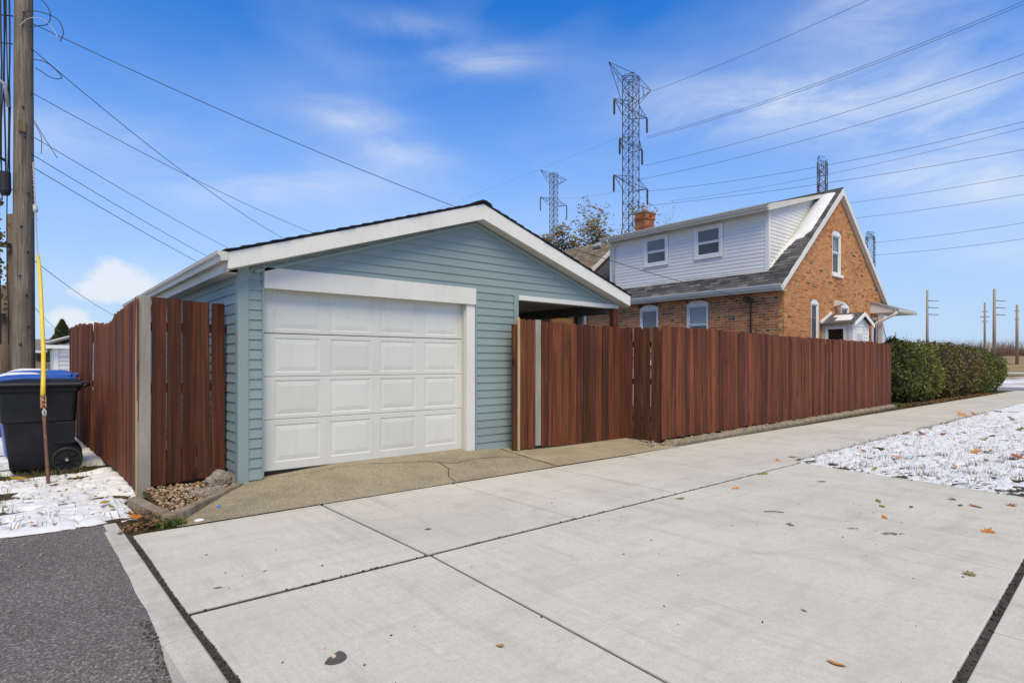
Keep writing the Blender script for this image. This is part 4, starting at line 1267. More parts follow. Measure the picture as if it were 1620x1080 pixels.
# windows
def window(parent, o, toP, blind='blind', upper=.5, fr=.052, sill=True, casing=0.0, curtain_depth=.075):
    c, h, s0, sp, cr = o
    w = bpy.data.objects.new('window', None); put(w, parent, toP(c, 0, s0))
    def bx(name, a_, b_, d0, d1, z0, z1, mat):
        p = [toP(a_, d0, z0), toP(b_, d0, z0), toP(b_, d1, z0), toP(a_, d1, z0), toP(a_, d0, z1), toP(b_, d0, z1), toP(b_, d1, z1), toP(a_, d1, z1)]
        return MB().hexa(p).build(name, M[mat], w, bevel=.003 if mat == 'winframe' else 0)
    f = fr; d0 = .012
    # frame: jambs and head following the arch
    bx('frame', c - h + .002, c - h + f, d0, .095, s0, sp, 'winframe'); bx('frame', c + h - f, c + h - .002, d0, .095, s0, sp, 'winframe')
    n = 10; top = []; bot = []
    for i in range(n + 1):
        s_ = c - h + .002 + (2 * h - .004) * i / n; k = (s_ - c) / h
        top.append((s_, sp + (cr - sp) * math.sqrt(max(0, 1 - k * k)) - .002))
    pl = [(c + h - .002, sp - .07), (c - h + .002, sp - .07)]
    poly = pl + top
    mb = MB(); m_ = len(poly)
    mb.v = [toP(s_, d0 + .001, z) for s_, z in poly] + [toP(s_, .095, z) for s_, z in poly]
    mb.f = [tuple(range(m_)), tuple(range(m_, 2 * m_))] + [(i, (i + 1) % m_, m_ + (i + 1) % m_, m_ + i) for i in range(m_)]
    mb.build('frame', M['winframe'], w)
    zt_ = sp - .072; zb_ = s0 + .05
    bx('frame', c - h + f, c + h - f, d0, .095, s0, zb_, 'winframe')
    a_, b_ = c - h + f + .002, c + h - f - .002; sz = .032
    zm = zb_ + (zt_ - zb_) * upper
    for (za, zc, dd) in ((zm, zt_, .035), (zb_ + .002, zm - .002, .055)):
        bx('sash', a_, a_ + sz, dd, dd + .02, za, zc, 'winframe'); bx('sash', b_ - sz, b_, dd, dd + .02, za, zc, 'winframe')
        bx('sash', a_ + sz, b_ - sz, dd, dd + .02, za, za + sz, 'winframe'); bx('sash', a_ + sz, b_ - sz, dd, dd + .02, zc - sz, zc, 'winframe')
        p = [toP(a_ + sz, dd + .010, za + sz), toP(b_ - sz, dd + .010, za + sz), toP(b_ - sz, dd + .010, zc - sz), toP(a_ + sz, dd + .010, zc - sz)]
        MB().add(p, [(0, 1, 2, 3)]).build('pane', M['glass'], w, fix=False)
    bl = blind if isinstance(blind, tuple) else (blind, blind)
    bx('blind', a_, b_, .088, .094, zb_ + .002, zm, bl[1]); bx('blind', a_, b_, .084, .090, zm + .001, zt_, bl[0])  # with the inner colour this sheet paints the dim room, not a blind
    if sill: bx('sill', c - h - .05, c + h + .05, -.05, .095, s0 - .075, s0 - .002, 'winframe')
    return w
tg = lambda s_, d, z: (s_, HY0 + d, z)
ts = lambda s_, d, z: (HX0 + d, s_, z)
window(gw, gable_open[0], tg, ('curtain', 'blind'), .55)
window(gw, gable_open[1], tg, ('blind', 'blind'), .42)
window(gw, gable_open[2], tg, ('curtain', 'inner'), .4)
window(sw2, side_open[0], ts, ('blind', 'blind'), .2)
window(sw2, side_open[1], ts, ('curtain', 'blind'), .66)
# roof slabs with shingles
OV = .10
def slope_pt(x, y, up): # point on the left slope raised by up along the normal
    n_ = Vector((-TS, 0, 1)).normalized() if x <= RX else Vector((TS, 0, 1)).normalized()
    return Vector((x, y, roof_z(x))) + n_ * up
XE = 14.26
DX, DY0, DY1 = 14.83, 7.28, 12.58
for sgn in (-1, 1):
    xe = RX + sgn * (RX - XE)
    n_ = Vector((sgn * TS, 0, 1)).normalized()
    ya, yb = HY0 - OV, HY1 + OV
    poly = [Vector((RX, ya, RZ)), Vector((xe, ya, roof_z(xe))), Vector((xe, ya, roof_z(xe))) - n_ * .03, Vector((RX, ya, RZ - .04))]
    MB().prism(poly, (0, yb - ya, 0)).build('roof_deck', M['shingle'], house)
roof_l = bpy.data.objects.new('roof', None); put(roof_l, house, (16, 10, 4))
tabm = []
for k in range(3):
    w = .30; mb = MB()
    mb.hexa([(-w / 2, 0, .006), (w / 2, 0, .006), (w / 2, .20, .001), (-w / 2, .20, .001), (-w / 2, 0, .014 + .004 * (k == 1)), (w / 2, 0, .014 + .004 * (k == 1)), (w / 2, .20, .003), (-w / 2, .20, .003)])
    tabm.append(mb.mesh('shingle'))
sl_len = math.hypot(RX - XE, RZ - roof_z(XE)); ang = math.atan(TS)
nC = int(sl_len / .142)
for i in range(nC):
    s_ = i * .142
    x = XE + math.cos(ang) * s_; z = roof_z(XE) + math.sin(ang) * s_
    y = HY0 - OV + .14 + (.15 if i % 2 else 0)
    if i % 2 and x < 17.93:
        o = inst('shingle', tabm[random.randrange(3)], M['shingle'], roof_l, (x, HY0 - OV + .066, z + .001), scale=(.5, 1, 1))
        o.rotation_euler = Matrix(((0, math.cos(ang), -math.sin(ang)), (-1, 0, 0), (0, math.sin(ang), math.cos(ang)))).to_euler()
    while y < HY1 + OV - .1:
        hid = x > DX + .02 and DY0 + .12 < y - .15 and y + .15 < DY1 - .1
        yy = y
        y += .303
        if hid: continue
        if yy > 13.0 : continue
        if x > 17.93: continue
        # local x -> +y... local y up the slope
        o = inst('shingle', tabm[random.randrange(3)], M['shingle'], roof_l, (x, yy + random.uniform(-.01, .01), z + .001))
        o.rotation_euler = Matrix(((0, math.cos(ang), -math.sin(ang)), (-1, 0, 0), (0, math.sin(ang), math.cos(ang)))).to_euler()
MB().prism([(RX - .14, HY0 - OV - .01, roof_z(RX - .14) + .004), (RX, HY0 - OV - .01, RZ + .03), (RX + .14, HY0 - OV - .01, roof_z(RX + .14) + .004), (RX, HY0 - OV - .01, RZ + .008)], (0, HY1 - HY0 + 2 * OV + .02, 0)).build('ridge_cap', M['shingle'], house)
# snow left on the roof beside the dormer
mb = MB(); N = 60
for i in range(N + 1):
    f_ = i / N
    x = 15.15 + (17.80 - 15.15) * f_
    w = (.10 + .44 * sm(f_ / .55)) + .07 * fbm(f_ * 26, 3) + .03 * fbm(f_ * 60, 8)
    if f_ < .3: w *= .25 + 1.2 * f_ + .4 * abs(fbm(f_ * 60, 2))
    yr = DY0 - .035; yl = max(yr - w, HY0 + .02)
    for (yy, up) in ((yr, .02), (yr, .05), (yr - (yr - yl) * .5, .058), (yl + .02, .045), (yl, .018)):
        mb.v.append(tuple(slope_pt(x, yy, up)))
for i in range(N):
    for k in range(4):
        q = i * 5 + k; mb.f.append((q, q + 1, q + 6, q + 5))
sn = mb.build('roof_snow', M['snow'], house, smooth=True); sn['kind'] = 'stuff'
# rake boards, gutter, fascia
for sgn in (-1, 1):
    xe = RX + sgn * (RX - XE - .02)
    p = [(RX, RZ - .005), (xe, roof_z(xe) - .005), (xe, roof_z(xe) - .165), (RX, RZ - .20)]
    MB().prism([(a_, HY0 - OV - .022, b_) for a_, b_ in p], (0, .024, 0)).build('rake_board', M['white'], house)
    p = [(RX, RZ - .05), (xe, roof_z(xe) - .05), (xe, roof_z(xe) - .15), (RX, RZ - .19)]
    MB().prism([(a_, HY0 - OV + .003, b_) for a_, b_ in p], (0, OV - .006, 0)).build('rake_soffit', M['white'], house)
ge = roof_z(XE)
MB().box(XE - .015, HX0 + .02, HY0 - OV, HY1, ge - .15, ge - .135).build('soffit', M['white'], house)
MB().box(XE - .012, XE + .01, HY0 - OV, HY1, ge - .134, ge - .01).build('fascia', M['white'], house)
pr = [(0, 0), (0, -.085), (-.062, -.092), (-.070, -.05), (-.094, -.03), (-.100, .004), (-.088, .004), (-.082, -.024), (-.058, -.046), (-.052, -.080), (-.008, -.074), (-.008, 0)]
MB().prism([(XE - .014 + a_, HY0 - OV - .02, ge - .005 + b_) for a_, b_ in pr], (0, HY1 - HY0 + .1, 0)).build('gutter', M['white'], house)
# dormer
dm = bpy.data.objects.new('dormer', None); put(dm, house, (DX, 9.9, 3.6))
zd0 = 3.64; zd1 = 5.26
dwin = [(10.77, .445, 4.27, 5.17), (9.0, .445, 4.27, 5.17)]
MB().box(DX + .006, DX + .10, DY0 + .01, DY1 - .01, zd0, zd1 + .05).build('dormer_wall', M['vinyl'], dm)
def d_int(za, zb_):
    iv = [(DY0 + .09, DY1 - .02)]; zm = (za + zb_) / 2
    for (c, h, a_, b_) in dwin:
        if a_ - .06 < zm < b_ + .06:
            iv = [x_ for (p, q) in iv for x_ in ((p, c - h - .012), (c + h + .012, q)) if x_[1] - x_[0] > .02] if any(p < c < q for p, q in iv) else iv
    out = []
    for (p, q) in iv: out.append((p, q, p, q))
    return out
def d_int2(za, zb_):
    zm = (za + zb_) / 2; iv = [(DY0 + .09, DY1 - .02)]
    for (c, h, a_, b_) in dwin:
        if a_ < zm < b_:
            new = []
            for (p, q) in iv:
                if p < c < q: new += [(p, c - h - .012), (c + h + .012, q)]
                else: new.append((p, q))
            iv = new
    return [(p, q, p, q) for p, q in iv]
lap_rows(dm, M['vinyl'], zd0 + .05, zd1, .1, d_int2, 'y', DX, -1)
# dormer cheek (faces the sidewalk)
DRS = (6.27 - 5.40) / (17.85 - 14.5)   # shed roof slope
def droof(x): return 5.34 + (x - 14.5) * DRS
def c_int(za, zb_):
    def lim(z):
        xa = DX + .09
        xr = RX - (RZ - z) / TS           # roof surface at this height
        xt = 14.5 + (z - 5.30) / DRS if z > 5.30 else xa
        return max(xa, xt), xr - .03
    a0, b0 = lim(za); a1, b1 = lim(zb_)
    if b0 <= a0 + .02: return []
    return [(a0, b0, a1, b1)] if b1 > a1 else []
MB().prism([(DX + .02, DY0 + .006, 3.66), (17.75, DY0 + .006, 6.14), (17.7, DY0 + .006, droof(17.7) - .03), (DX + .02, DY0 + .006, droof(DX) - .06)], (0, .08, 0)).build('dormer_cheek', M['vinyl'], dm)
lap_rows(dm, M['vinyl'], 3.68, 6.2, .1, c_int, 'x', DY0, -1)
MB().box(DX - .018, DX + .088, DY0 - .018, DY0 + .088, 3.66, 5.24).build('corner_trim', M['vinyl'], dm, bevel=.003)
MB().box(DX - .018, DX + .05, DY1 - .06, DY1 + .015, 3.64, 5.24).build('corner_trim', M['white'], dm)
MB().prism([(DX - .10, DY0 - .02, 3.575), (DX - .012, DY0 - .02, 3.66), (DX - .012, DY0 - .02, 3.70), (DX - .045, DY0 - .02, 3.70)], (0, DY1 - DY0, 0)).build('flashing', M['white'], dm)
# flashing strip up the cheek
a_ = slope_pt(DX + .05, DY0 - .03, .012); b_ = slope_pt(17.7, DY0 - .03, .012)
MB().obox((a_ + b_) / 2, b_ - a_, (0, 1, 0), (b_ - a_).cross(Vector((0, 1, 0))), (b_ - a_).length / 2, .022, .022).build('flashing', M['white'], dm)
# dormer roof
MB().prism([(14.52, DY0 - .14, droof(14.52) - .03), (17.9, DY0 - .14, droof(17.9) - .03), (17.9, DY0 - .14, droof(17.9) + .02), (14.52, DY0 - .14, droof(14.52) + .02)], (0, DY1 - DY0 + .30, 0)).build('dormer_roof', M['shingle'], dm)
MB().prism([(14.55, DY0 - .165, droof(14.55) - .0), (17.72, DY0 - .165, droof(17.72) + .0), (17.60, DY0 - .165, droof(17.6) - .10), (14.55, DY0 - .165, droof(14.55) - .17)], (0, .024, 0)).build('rake_board', M['cream'], dm)
MB().box(14.53, 14.55, DY0 - .14, DY1 + .15, 5.20, 5.335).build('fascia', M['white'], dm)
MB().box(14.55, DX + .01, DY0 - .14, DY1 + .15, 5.235, 5.25).build('soffit', M['white'], dm)
MB().prism([(14.528 + a_, DY0 - .15, 5.345 + b_) for a_, b_ in pr], (0, DY1 - DY0 + .30, 0)).build('gutter', M['cream'], dm)
td = lambda s_, d, z: (DX - .045 + d, s_, z)
def dormer_window(c, h, z0, z1):
    w = bpy.data.objects.new('window', None); put(w, dm, (DX, c, z0))
    def bx(name, a_, b_, d0, d1, za, zb_, mat):
        return MB().box(DX + d0, DX + d1, a_, b_, za, zb_).build(name, M[mat], w, bevel=.004 if mat == 'winframe' else 0)
    cs = .085
    bx('casing', c - h, c - h + cs, -.045, 0, z0, z1, 'winframe'); bx('casing', c + h - cs, c + h, -.045, 0, z0, z1, 'winframe')
    bx('casing', c - h + cs, c + h - cs, -.045, 0, z1 - cs, z1, 'winframe'); bx('casing', c - h + cs, c + h - cs, -.045, 0, z0, z0 + cs, 'winframe')
    a_, b_, za, zb_ = c - h + cs, c + h - cs, z0 + cs, z1 - cs
    zm = (za + zb_) / 2 - .01; s_ = .042
    for (p, q, d) in ((zm, zb_, -.03), (za, zm - .002, -.02)):
        bx('sash', a_, a_ + s_, d, d + .015, p, q, 'winframe'); bx('sash', b_ - s_, b_, d, d + .015, p, q, 'winframe')
        bx('sash', a_ + s_, b_ - s_, d, d + .015, q - s_, q, 'winframe'); bx('sash', a_ + s_, b_ - s_, d, d + .015, p, p + .022, 'winframe')
        MB().add([(DX + d + .008, a_ + s_, p + .022), (DX + d + .008, b_ - s_, p + .022), (DX + d + .008, b_ - s_, q - s_), (DX + d + .008, a_ + s_, q - s_)], [(0, 1, 2, 3)]).build('pane', M['glass'], w, fix=False)
    bx('blind', a_, b_, -.003, 0.003, za, zm, 'inner'); bx('blind', a_, b_, -.0035, 0.0025, zm + .001, zb_, 'blind')  # lower sheet is the dim room's dark put into colour, no blind
    bx('sill', c - h - .01, c + h + .01, -.06, 0, z0 - .025, z0 - .002, 'winframe')
for w_ in dwin: dormer_window(*w_)
# dormer downspout
MB().tube([(14.47, 12.42, 5.27), (14.50, 12.42, 5.20), (14.74, 12.40, 5.08), (14.785, 12.40, 4.98), (14.785, 12.40, 3.66)], .034, 8).build('downspout', M['white'], dm, smooth=True)
MB().tube([(14.20, 13.35, 3.2), (14.40, 13.35, 3.05), (14.455, 13.35, 2.9), (14.455, 13.35, .1)], .04, 8).build('downspout', M['white'], house, smooth=True)
# chimney
ch = bpy.data.objects.new('chimney', None); put(ch, house, (18.0, 13.6, 5.8))
cx0, cx1, cy0, cy1 = 17.73, 18.27, 13.36, 13.84
MB().box(cx0 + .008, cx1 - .008, cy0 + .008, cy1 - .008, 5.7, 6.92).build('chimney_core', M['mortar_side'], ch)
rr = random.Random(4)
for k in range(18):
    z = 5.66 + k * .0677; ex = .03 if k in (15, 16, 17) else 0
    for side in range(2):
        if side == 0: lo, hi = cx0 - ex, cx1 + ex
        else: lo, hi = cy0 - ex, cy1 + ex
        s_ = lo - (.1 if k % 2 else 0)
        while s_ < hi:
            p = max(lo, s_) + .005; q = min(hi, s_ + .2) - .005; s_ += .2
            if q - p < .03: continue
            if side == 0: MB().box(p, q, cy0 - ex - .001, cy0 + .05, z + .006, z + .062).build('brick', M['brick_chim'], ch)
            else: MB().box(cx0 - ex - .0015, cx0 + .05, p, q, z + .006, z + .062).build('brick', M['brick_chim'], ch)
MB().box(cx0 - .05, cx1 + .05, cy0 - .05, cy1 + .05, 6.885, 6.955).build('chimney_cap', M['tanstone'], ch, bevel=.01)
MB().lathe((18.0, 13.6, 6.955), (0, 0, 1), [(.10, 0), (.11, .13), (.085, .135)], 12).build('flue_pot', M['brick_chim'], ch)
# service mast
mt = bpy.data.objects.new('service_mast', None); put(mt, house, (14.43, 7.55, 1.6))
MB().tube([(14.43, 7.55, 1.2), (14.43, 7.55, 2.93), (14.41, 7.57, 2.99), (14.37, 7.62, 3.0)], [.022, .022, .026, .03], 8).build('conduit', M['mast'], mt, smooth=True)
MB().tube([(14.37, 7.62, 3.0), (14.33, 7.75, 2.93), (14.34, 7.80, 2.80), (14.38, 7.74, 2.72), (14.40, 7.64, 2.80), (14.40, 7.58, 2.95)], .008, 6).build('drip_loop', M['wire'], mt, smooth=True)
MB().tube([(14.40, 7.60, 2.95), (14.36, 7.70, 3.03), (14.33, 7.70, 2.90), (14.40, 7.57, 2.86)], .012, 6).build('drip_loop', M['wire'], mt, smooth=True)
MB().obox((14.40, 7.60, 2.97), (0, 1, 0), (1, 0, 0), (0, 0, 1), .05, .04, .05).build('weather_head', M['mast'], mt, bevel=.01)
# outside light
ol = MB().prism([(17.62, HY0 - .002, 3.08), (17.62, HY0 - .22, 3.00), (17.62, HY0 - .22, 2.96), (17.62, HY0 - .002, 2.90)], (.22, 0, 0)).build('wall_lamp', M['winframe'], house)
# vestibule
vb = bpy.data.objects.new('vestibule', None); put(vb, house, (17.4, 6.35, 0))
VX0, VX1, VY0 = 16.80, 17.96, 5.98
for (a_, b_, z0, z1) in ((VY0 + .10, HY0, -.05, 1.55), (VY0 + .10, VY0 + .22, 1.55, 2.22), (HY0 - .16, HY0, 1.55, 2.22), (VY0 + .10, HY0, 2.22, 2.36)):
    MB().box(VX0, VX0 + .06, a_, b_ - .002, z0 + .001, z1 - .001).build('side_wall', M['cream'], vb)
MB().add([(VX0 + .03, VY0 + .22, 1.55), (VX0 + .03, HY0 - .16, 1.55), (VX0 + .03, HY0 - .16, 2.22), (VX0 + .03, VY0 + .22, 2.22)], [(0, 1, 2, 3)]).build('pane', M['glass'], vb, fix=False)
for (a_, b_, z0, z1) in ((VY0 + .16, VY0 + .225, 1.5, 2.27), (HY0 - .165, HY0 - .10, 1.5, 2.27), (VY0 + .225, HY0 - .165, 2.215, 2.27), (VY0 + .225, HY0 - .165, 1.5, 1.556)):
    MB().box(VX0 - .018, VX0 - .001, a_, b_, z0, z1).build('window_frame', M['winframe'], vb)
MB().box(VX0 + .5, VX0 + .52, VY0 + .12, HY0 - .01, 0, 2.3).build('inner_wall', M['inner'], vb)
MB().box(VX0, VX0 + .10, VY0, VY0 + .098, -.05, 2.37).build('corner_board', M['winframe'], vb)
MB().box(VX1 - .10, VX1, VY0, VY0 + .098, -.05, 2.37).build('corner_board', M['winframe'], vb)
MB().box(VX1 - .06, VX1, VY0 + .10, HY0 - .002, -.05, 2.37).build('side_wall', M['cream'], vb)
z = 1.2
while z < 2.36:
    for (a_, b_) in ((VX0 + .102, VX0 + .30), (VX1 - .30, VX1 - .102)):
        MB().hexa([(a_, VY0 + .0, z), (b_, VY0, z), (b_, VY0 + .05, z), (a_, VY0 + .05, z), (a_, VY0 + .016, z + .10), (b_, VY0 + .016, z + .10), (b_, VY0 + .05, z + .10), (a_, VY0 + .05, z + .10)]).build('siding_board', M['vinyl'], vb)
    z += .1
MB().box(VX0 + .302, VX1 - .302, VY0 + .03, VY0 + .06, 0, 2.28).build('storm_door', M['winframe'], vb)
MB().box(VX0 + .302, VX1 - .302, VY0 + .015, VY0 + .06, 2.282, 2.37).build('door_head', M['winframe'], vb)
MB().box(VX0 + .39, VX1 - .39, VY0 + .02, VY0 + .029, 1.35, 2.1).build('door_glass', M['curtain'], vb)
VM = (VX0 + VX1) / 2
MB().prism([(VX0 + .02, VY0 + .01, 2.372), (VX1 - .02, VY0 + .01, 2.372), (VM, VY0 + .01, 2.60)], (0, .06, 0)).build('gable_panel', M['vinyl'], vb)
for sgn in (-1, 1):
    xe = VM + sgn * .70; ze = 2.345
    MB().prism([(VM, VY0 - .09, 2.645), (xe, VY0 - .09, ze), (xe, VY0 - .09, ze + .02), (VM, VY0 - .09, 2.672)], (0, HY0 - VY0 + .085, 0)).build('porch_roof', M['shingle'], vb)
    MB().prism([(VM, VY0 - .112, 2.668), (xe, VY0 - .112, ze + .018), (xe, VY0 - .112, ze - .075), (VM, VY0 - .112, 2.57)], (0, .02, 0)).build('rake_board', M['winframe'], vb)
n_ = Vector((-.3, 0, .7)).normalized()
for (ya, yb, f0, f1) in ((6.05, 6.45, .25, .62), (6.12, 6.58, .60, .82)):
    mb = MB()
    for f_ in np.linspace(f0, f1, 5):
        for y in np.linspace(ya, yb, 9):
            x = VM - .70 + .70 * f_; z = 2.365 + .307 * f_
            e = min(f_ - f0, f1 - f_) * 8; e = min(1, e) * min(1, (y - ya) * 12 + .1, (yb - y) * 12 + .1)
            mb.v.append((x, y + .04 * fbm(x * 9, y * 5), z + .004 + .02 * max(0, e)))
    for i in range(4):
        for j in range(8):
            q = i * 9 + j; mb.f.append((q, q + 1, q + 10, q + 9))
    o = mb.build('roof_snow', M['snow'], vb, smooth=True); o['kind'] = 'stuff'
mb = MB().obox((VM - .36, HY0 - .03, 2.55), (.70, 0, .30), (0, 1, 0), (-.3, 0, .7), .39, .02, .03); mb.build('wall_flashing', M['winframe'], vb)
# side porch roof at the street corner
po = bpy.data.objects.new('porch_roof', None); put(po, house, (21.2, 6.4, 2.8))
PX0, PX1, PY0 = 20.42, 22.10, 6.02
MB().prism([(PX0, HY0 - .002, 2.86), (PX0, HY0 - .002, 3.18), (PX0, PY0 + .04, 2.93), (PX0, PY0 + .04, 2.86)], (.03, 0, 0)).build('end_panel', M['white'], po)
MB().prism([(PX0 - .03, HY0 - .002, 3.185), (PX0 - .03, HY0 - .002, 3.225), (PX0 - .03, PY0, 2.965), (PX0 - .03, PY0, 2.925)], (PX1 - PX0 + .05, 0, 0)).build('roof_sheet', M['slate'], po)
MB().box(PX0 + .032, PX1, PY0 + .05, HY0 - .004, 2.85, 2.862).build('soffit', M['white'], po)
MB().prism([(PX0 - .05, PY0 + .038, 2.93), (PX0 - .05, PY0 + .038, 2.85), (PX0 - .05, PY0 - .03, 2.84), (PX0 - .05, PY0 - .055, 2.89), (PX0 - .05, PY0 - .06, 2.94), (PX0 - .05, PY0 - .05, 2.94), (PX0 - .05, PY0 - .03, 2.86), (PX0 - .05, PY0 + .028, 2.865), (PX0 - .05, PY0 + .028, 2.93)], (PX1 - PX0 + .09, 0, 0)).build('gutter', M['cream'], po)
MB().box(20.46, 20.58, 6.44, 6.56, -.05, 2.848).build('porch_post', M['cream'], po)
MB().tube([(PX0 - .02, PY0 - .0, 2.85), (PX0 - .02, PY0 + .10, 2.76), (20.35, 6.55, 2.55), (20.33, 6.66, 2.44), (20.33, 6.68, 2.3), (20.33, 6.68, .1)], .042, 8).build('downspout', M['cream'], po, smooth=True)
MB().box(20.55, 20.95, HY0 - .012, HY0 + .0, 1.3, 2.75).build('porch_window', M['winframe'], po)
MB().box(20.64, 20.86, HY0 - .02, HY0 - .013, 1.4, 2.66).build('pane', M['inner'], po)

# ------------------------------------------------------------------ TRASH CARTS
def cart(loc, label, lidmat, bodymat, rz=0.0, snowy=False, group='wheeled trash carts along the alley fence'):
    """front towards local -x, wheels and handle at +x; about 1.1 m tall"""
    t = bpy.data.objects.new('trash_cart', None); put(t, None, loc); t.rotation_euler = (0, 0, rz)
    tag(t, label, 'trash cart', group)
    base = Vector(loc)
    def ob(mb, name, mat, parent=None, smooth=False, bevel=0):
        p = parent or t
        off = WO[p.name] - base
        me = mb.mesh(name, off, smooth); me.materials.append(mat)
        o = bpy.data.objects.new(name, me); col.objects.link(o); o.parent = p; o.location = (0, 0, 0); WO[o.name] = WO[p.name]
        if bevel:
            m = o.modifiers.new('bevel', 'BEVEL'); m.width = bevel; m.segments = 3; m.limit_method = 'ANGLE'; m.angle_limit = R(40)
        return o
    # body: stacked rounded sections, with a step below the rim
    secs = []
    for (z, x0, x1, w, r) in ((.02, -.24, .16, .22, .05), (.06, -.27, .26, .245, .05), (.30, -.295, .30, .265, .05), (.60, -.325, .335, .285, .05), (.615, -.345, .345, .297, .05), (.96, -.375, .365, .315, .05), (.965, -.40, .385, .335, .05), (1.02, -.405, .39, .34, .05)):
        P = []
        for (cx_, cy_, a0) in ((x1 - r, w - r, 0), (x0 + r, w - r, 90), (x0 + r, -w + r, 180), (x1 - r, -w + r, 270)):
            for k in range(5):
                a_ = R(a0 + 90 * k / 4); P.append((cx_ + r * math.cos(a_), cy_ + r * math.sin(a_), z))
        secs.append(P)
    mb = MB(); n = len(secs[0]); mb.v = [p for s_ in secs for p in s_]
    for i in range(len(secs) - 1):
        for k in range(n):
            q = i * n + k; r_ = i * n + (k + 1) % n
            mb.f.append((q, r_, r_ + n, q + n))
    mb.f.append(tuple(range(n))); mb.f.append(tuple((len(secs) - 1) * n + k for k in range(n)))
    ob(mb, 'body', bodymat, smooth=False, bevel=.006)
    # recessed rear panel edge and wheel arch housing
    for s_ in (-1, 1):
        mb = MB().lathe((.235, s_ * .255, .165), (0, 1, 0), [(.175, -.012), (.178, 0), (.175, .012)], 26)
        ob(mb, 'wheel_arch', bodymat, smooth=False)
        mb = MB().box(.14, .335, s_ * .292 - .010, s_ * .292 + .006, .34, .60)
        ob(mb, 'side_panel', bodymat, bevel=.012)
    # lid
    mb = MB(); secs = []
    for (z, x0, x1, w) in ((1.022, -.435, .40, .365), (1.055, -.44, .405, .37), (1.075, -.40, .40, .345), (1.105, -.26, .33, .27), (1.115, -.1, .22, .17)):
        secs.append([(x0, -w, z), (x0 + .05, -w - .0, z), (x1, -w, z), (x1, w, z), (x0 + .05, w, z), (x0, w, z)])
    n = 6; mb.v = [p for s_ in secs for p in s_]
    for i in range(len(secs) - 1):
        for k in range(n):
            q = i * n + k; r_ = i * n + (k + 1) % n
            mb.f.append((q, r_, r_ + n, q + n))
    mb.f.append(tuple(range(n))); mb.f.append(tuple((len(secs) - 1) * n + k for k in range(n)))
    lid = ob(mb, 'lid', lidmat, bevel=.012)
    if snowy:
        mb = MB(); N = 14
        for i in range(N + 1):
            for j in range(N + 1):
                x = -.38 + .52 * i / N; y = -.20 + .50 * j / N
                e = min(i, N - i, j, N - j) / 3.0
                zz = 1.074 + .036 * min(1, (i + .5) / 5) - .004
                mb.v.append((x, y, zz + .03 * min(1, e) + .018 * fbm(x * 6, y * 6) - .02 * (e == 0)))
        for i in range(N):
            for j in range(N):
                q = i * (N + 1) + j; mb.f.append((q, q + 1, q + N + 2, q + N + 1))
        o = ob(mb, 'lid_snow', M['snow'], lid, smooth=True); o['kind'] = 'stuff'
    # handle bar and hinges
    mb = MB().tube([(.38, -.30, 1.0), (.45, -.30, 1.035), (.47, -.27, 1.04), (.47, .27, 1.04), (.45, .30, 1.035), (.38, .30, 1.0)], .019, 10)
    ob(mb, 'handle', bodymat, smooth=True)
    for y in (-.2, .2):
        ob(MB().obox((.425, y, 1.05), (1, 0, .1), (0, 1, 0), (0, 0, 1), .05, .03, .02), 'hinge', lidmat, bevel=.006)
    # wheels
    ob(MB().tube([(.26, -.33, .15), (.26, .33, .15)], .012, 8), 'axle', M['steel'], smooth=True)
    for s_ in (-1, 1):
        wh = ob(MB().lathe((.26, s_ * .315, .15), (0, s_, 0), [(.105, -.03), (.14, -.034), (.15, -.022), (.15, .022), (.14, .034), (.125, .034), (.118, .018)], 36), 'wheel', M['rubber'], smooth=False)
        for k in range(9):
            a_ = R(40 * k)
            c_ = Vector((.26 + .07 * math.cos(a_), s_ * (.315 + .024), .15 + .07 * math.sin(a_)))
            ob(MB().obox(c_, (math.cos(a_), 0, math.sin(a_)), (0, 1, 0), (-math.sin(a_), 0, math.cos(a_)), .048, .006, .011), 'spoke', M['cart'], wh)
        ob(MB().lathe((.26, s_ * .315, .15), (0, s_, 0), [(.035, .02), (.035, .036), (.02, .042)], 18), 'hub', M['cart'], wh)
        ob(MB().lathe((.26, s_ * .315, .15), (0, s_, 0), [(.017, .04), (.017, .049), (.008, .053)], 14), 'hub_cap', M['steel'], wh)
    return t
c0_ = cart((.175, 9.06, .0), 'black trash cart with black wheels beside the alley fence, nearest of the row', M['cart'], M['cart'], R(-3))
cart((.10, 10.45, .0), 'blue recycling cart with snow on its lid, directly behind the black cart', M['cart_blue'], M['cart_blue'], R(4), True).scale = (1, 1, 1.03)
cart((.20, 11.30, .0), 'second blue recycling cart farther along the fence, by the utility pole', M['cart_blue'], M['cart_blue'], R(-4), True).scale = (1, 1, 1.07)
cart((-1.35, 14.6, .0), 'blue recycling cart left of the utility pole, at the photo edge', M['cart_blue'], M['cart_blue'], R(100), False)

# ------------------------------------------------------------------ UTILITY POLE, GUY, WIRES
def wood_pole(name, x, y, h, r0, r1, label, mat='pole', lean=(0, 0), n=20, group=None):
    t = thing(name, (x, y, -.1), label, 'pole', group)
    mb = MB(); N = 14
    for i in range(N + 1):
        f_ = i / N; z = -.1 + (h + .1) * f_; r_ = r0 + (r1 - r0) * f_
        for k in range(n):
            a_ = 2 * math.pi * k / n; rr_ = r_ * (1 + .035 * fbm(math.cos(a_) * 2 + x, math.sin(a_) * 2, z * .2))
            mb.v.append((x + lean[0] * f_ + rr_ * math.cos(a_), y + lean[1] * f_ + rr_ * math.sin(a_), z))
    for i in range(N):
        for k in range(n):
            q = i * n + k; r2 = i * n + (k + 1) % n
            mb.f.append((q, r2, r2 + n, q + n))
    mb.f.append(tuple(range(n))); mb.f.append(tuple(N * n + k for k in range(n)))
    mb.build('shaft', M[mat], t, smooth=True)
    return t
PX, PY = .03, 12.4
